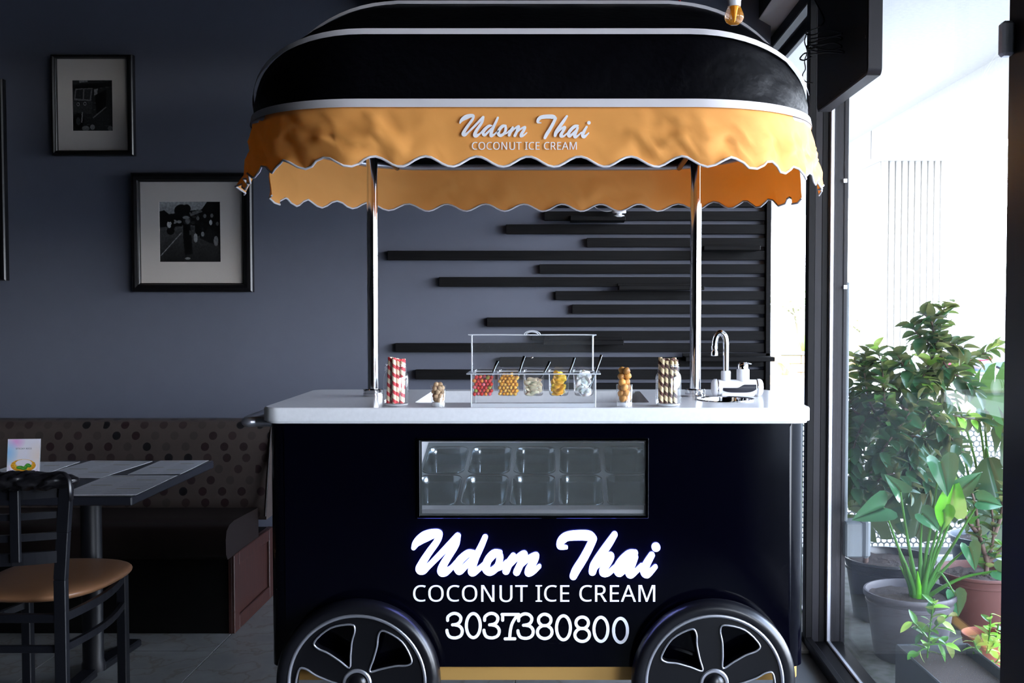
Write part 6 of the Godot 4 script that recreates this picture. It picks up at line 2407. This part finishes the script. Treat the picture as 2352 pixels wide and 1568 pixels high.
	for q in [[2215, 905, 0.9, 0.1, 0.3, 1], [2262, 930, 0.6, -0.2, 0.6, 1], [2190, 1000, -0.7, -0.5, 0.5, 0], [2270, 1050, 0.1, -0.9, 0.5, 0], [2150, 1080, -0.5, -0.8, 0.6, 0], [2230, 1110, 0.5, -0.7, 0.5, 0], [2110, 960, -0.9, -0.1, 0.3, 0], [2280, 980, 0.8, -0.5, 0.4, 0], [2080, 1110, -0.8, -0.6, 0.3, 0]]:
		var p := at(q[0], q[1], 4.95)
		var dir := Vector3(q[2], q[3], q[4])
		obj("stem", G().tube(spline([mc + Vector3(0, 0.24, 0), (mc + p) * 0.5 + Vector3(0, 0.16, 0), p - dir.normalized() * 0.04, p], 5), 0.006, 6), mid, t)
		piece("leaf", big, ml if q[5] == 1 else md, t, Transform3D(aim(dir, Vector3(-0.35, 0.5, 1.0)).scaled(Vector3.ONE * r2.randf_range(0.8, 1.05)), p - t.position))
	# arrow leaved plant in the grey pot
	var gc := at(2088, 1512, 4.1)
	gc.y = -0.03
	t = pot("potted_elephant_ear", "heart leaved plant with thick green stalks in a large grey pot", gc, 0.178, 0.262, mat(rgb8(64, 60, 65), 0.55), 0.02)
	var heart := heart_mesh(0.13, 0.12, 0.7, 0.32)
	var heart_small := heart_mesh(0.088, 0.078, 0.8, 0.45)
	var lime := leafy(rgb8(76, 146, 28), 0.5, 0.3)
	var pale_l := leafy(rgb8(46, 86, 56), 0.25, 0.2)
	var crown := gc + Vector3(0.03, 0.235, 0.02)
	var stalks := [[2180, 1168, 0.12, 1.0, 0.25, 0, 0], [2166, 1168, 0.1, -1.0, 0.1, 1, 0], [2030, 1165, -1.0, -0.25, 0.4, 0, 1], [2118, 1180, 0.8, -0.7, 0.4, 1, 1], [2225, 1255, 0.2, -0.9, 0.5, 1, 1], [2192, 1362, 0.15, -1.0, 0.4, 1, 1], [2068, 1130, -0.4, 0.5, 0.3, 1, 1], [2250, 1150, 0.9, -0.1, 0.3, 1, 1], [2210, 1120, 0.5, 0.6, 0.4, 1, 1], [2290, 1310, 0.9, -0.3, 0.5, 1, 1], [2160, 1060, 0.1, -0.9, 0.5, 0, 1]]
	for q in stalks:
		var p := at(q[0], q[1], 4.02)
		var dir := Vector3(q[2], q[3], q[4])
		var mp := crown.lerp(p, 0.5) + Vector3((p.x - crown.x) * 0.1, 0.03 if p.y > crown.y + 0.05 else 0.09, 0)
		var sp := spline([crown + Vector3((p.x - crown.x) * 0.05, -0.01, 0), crown.lerp(mp, 0.5), mp, p], 6)
		var rad := []
		for k in sp.size():
			rad.append(lerpf(0.013, 0.0035, pow(float(k) / sp.size(), 0.5)))
		obj("stalk", G().tube(sp, rad, 8), mid, t)
		piece("leaf", heart if q[5] == 0 else heart_small, [lime, pale_l][q[6]], t, Transform3D(aim(dir, Vector3(-0.15, 0.35, 1.0)), p - t.position))
	for k in 10:
		var an := TAU * k / 10
		var o := Vector3(cos(an) * 1.5, 0, sin(an))
		obj("sheath", G().tube([crown + o * 0.008 + Vector3(0, -0.03, 0), crown + o * 0.022 + Vector3(0, 0.05, 0), crown + o * 0.055 + Vector3(0, 0.12 + 0.03 * (k % 3), 0)], [0.018, 0.013, 0.002], 8), [mid, lime][1 if k % 3 == 0 else 0], t)
	# shrub in the terracotta pot
	var tc := Vector3(1.80, -0.03, -4.5)
	var terra := mat(rgb8(80, 42, 35), 0.7)
	t = pot("potted_shrub", "dark leaved shrub with a pale trunk in a large terracotta pot at the right", tc, 0.185, 0.24, terra)
	list = []
	for q in [[[2262, 1345], [2268, 1290], [2282, 1230], [2276, 1150]], [[2268, 1290], [2250, 1230], [2240, 1160], [2226, 1110]], [[2282, 1230], [2300, 1180], [2306, 1110]], [[2268, 1290], [2300, 1260], [2316, 1230]], [[2250, 1230], [2226, 1200], [2216, 1180]]]:
		var path := []
		for v in q:
			path.append(at(v[0], v[1], 4.5))
		var sp := spline(path, 5)
		var rad := []
		for k in sp.size():
			rad.append(lerpf(0.012, 0.003, float(k) / sp.size()))
		obj("branch", G().tube(sp, rad, 7), M.bark, t)
		leaves_along(t, path, oval, [dark, blue, mid], 0.014, r2, list, -1, 0.9)
	put_leaves(t, list, 150)
	# small terracotta pot and trough in front
	var sc := at(2262, 1500, 3.86)
	sc.y = -0.03
	t = pot("potted_herb", "leafy green herb in a small orange terracotta pot at the lower right", sc, 0.085, 0.165, mat(rgb8(112, 52, 32), 0.7))
	list = []
	var small := [leaf_mesh(0.062, 0.03, 0.25, 0.25), leaf_mesh(0.05, 0.026, 0.2, 0.4)]
	for q in [[[2266, 1500], [2272, 1460], [2276, 1410]], [[2270, 1500], [2286, 1470], [2294, 1430]], [[2262, 1510], [2244, 1490], [2236, 1470]], [[2270, 1530], [2288, 1520], [2300, 1500]], [[2262, 1540], [2250, 1540], [2240, 1550]], [[2280, 1560], [2290, 1540], [2290, 1560]]]:
		var path := []
		for v in q:
			path.append(at(v[0], v[1], 3.68))
		obj("stem", G().tube(spline(path, 4), 0.0028, 6), mid, t)
		leaves_along(t, path, small, [mid, light, light], 0.011, r2, list, 2)
	put_leaves(t, list, 150)
	t = thing("planter_trough", "dark rectangular trough with a young leafy plant at the foot of the window", "planter", Vector3(1.30, -0.03, -3.45))
	var bas := Basis(Vector3.UP, 0.05)
	var tcn := Vector3(1.335, 0.055, -3.42)
	var g := G()
	g.box(tcn + bas * Vector3(-0.128, 0, 0), Vector3(0.012, 0.17, 0.62), 0.004, bas)
	g.box(tcn + bas * Vector3(0.128, 0, 0), Vector3(0.012, 0.17, 0.62), 0.004, bas)
	g.box(tcn + bas * Vector3(0, 0, -0.306), Vector3(0.26, 0.17, 0.012), 0.004, bas)
	g.box(tcn + bas * Vector3(0, 0, 0.306), Vector3(0.26, 0.17, 0.012), 0.004, bas)
	g.box(tcn + Vector3(0, -0.078, 0), Vector3(0.25, 0.012, 0.6), 0.002, bas)
	obj("trough", g, mat(rgb8(44, 48, 54), 0.5), t)
	obj("soil", G().box(tcn + Vector3(0, 0.025, 0), Vector3(0.244, 0.06, 0.6), 0.01, bas), M.soil, t)
	list = []
	for q in [[[2130, 1510], [2134, 1460], [2142, 1400], [2146, 1375]], [[2134, 1470], [2110, 1440], [2096, 1428]], [[2138, 1450], [2160, 1430], [2180, 1412]], [[2134, 1480], [2160, 1478], [2186, 1480]], [[2132, 1490], [2120, 1490], [2104, 1500]]]:
		var path := []
		for v in q:
			path.append(at(v[0], v[1], 3.62))
		obj("stem", G().tube(spline(path, 4), 0.003, 6), mid, t)
		leaves_along(t, path, small, [mid, mid, light, pale_l], 0.0125, r2, list, 2)
	put_leaves(t, list, 120)
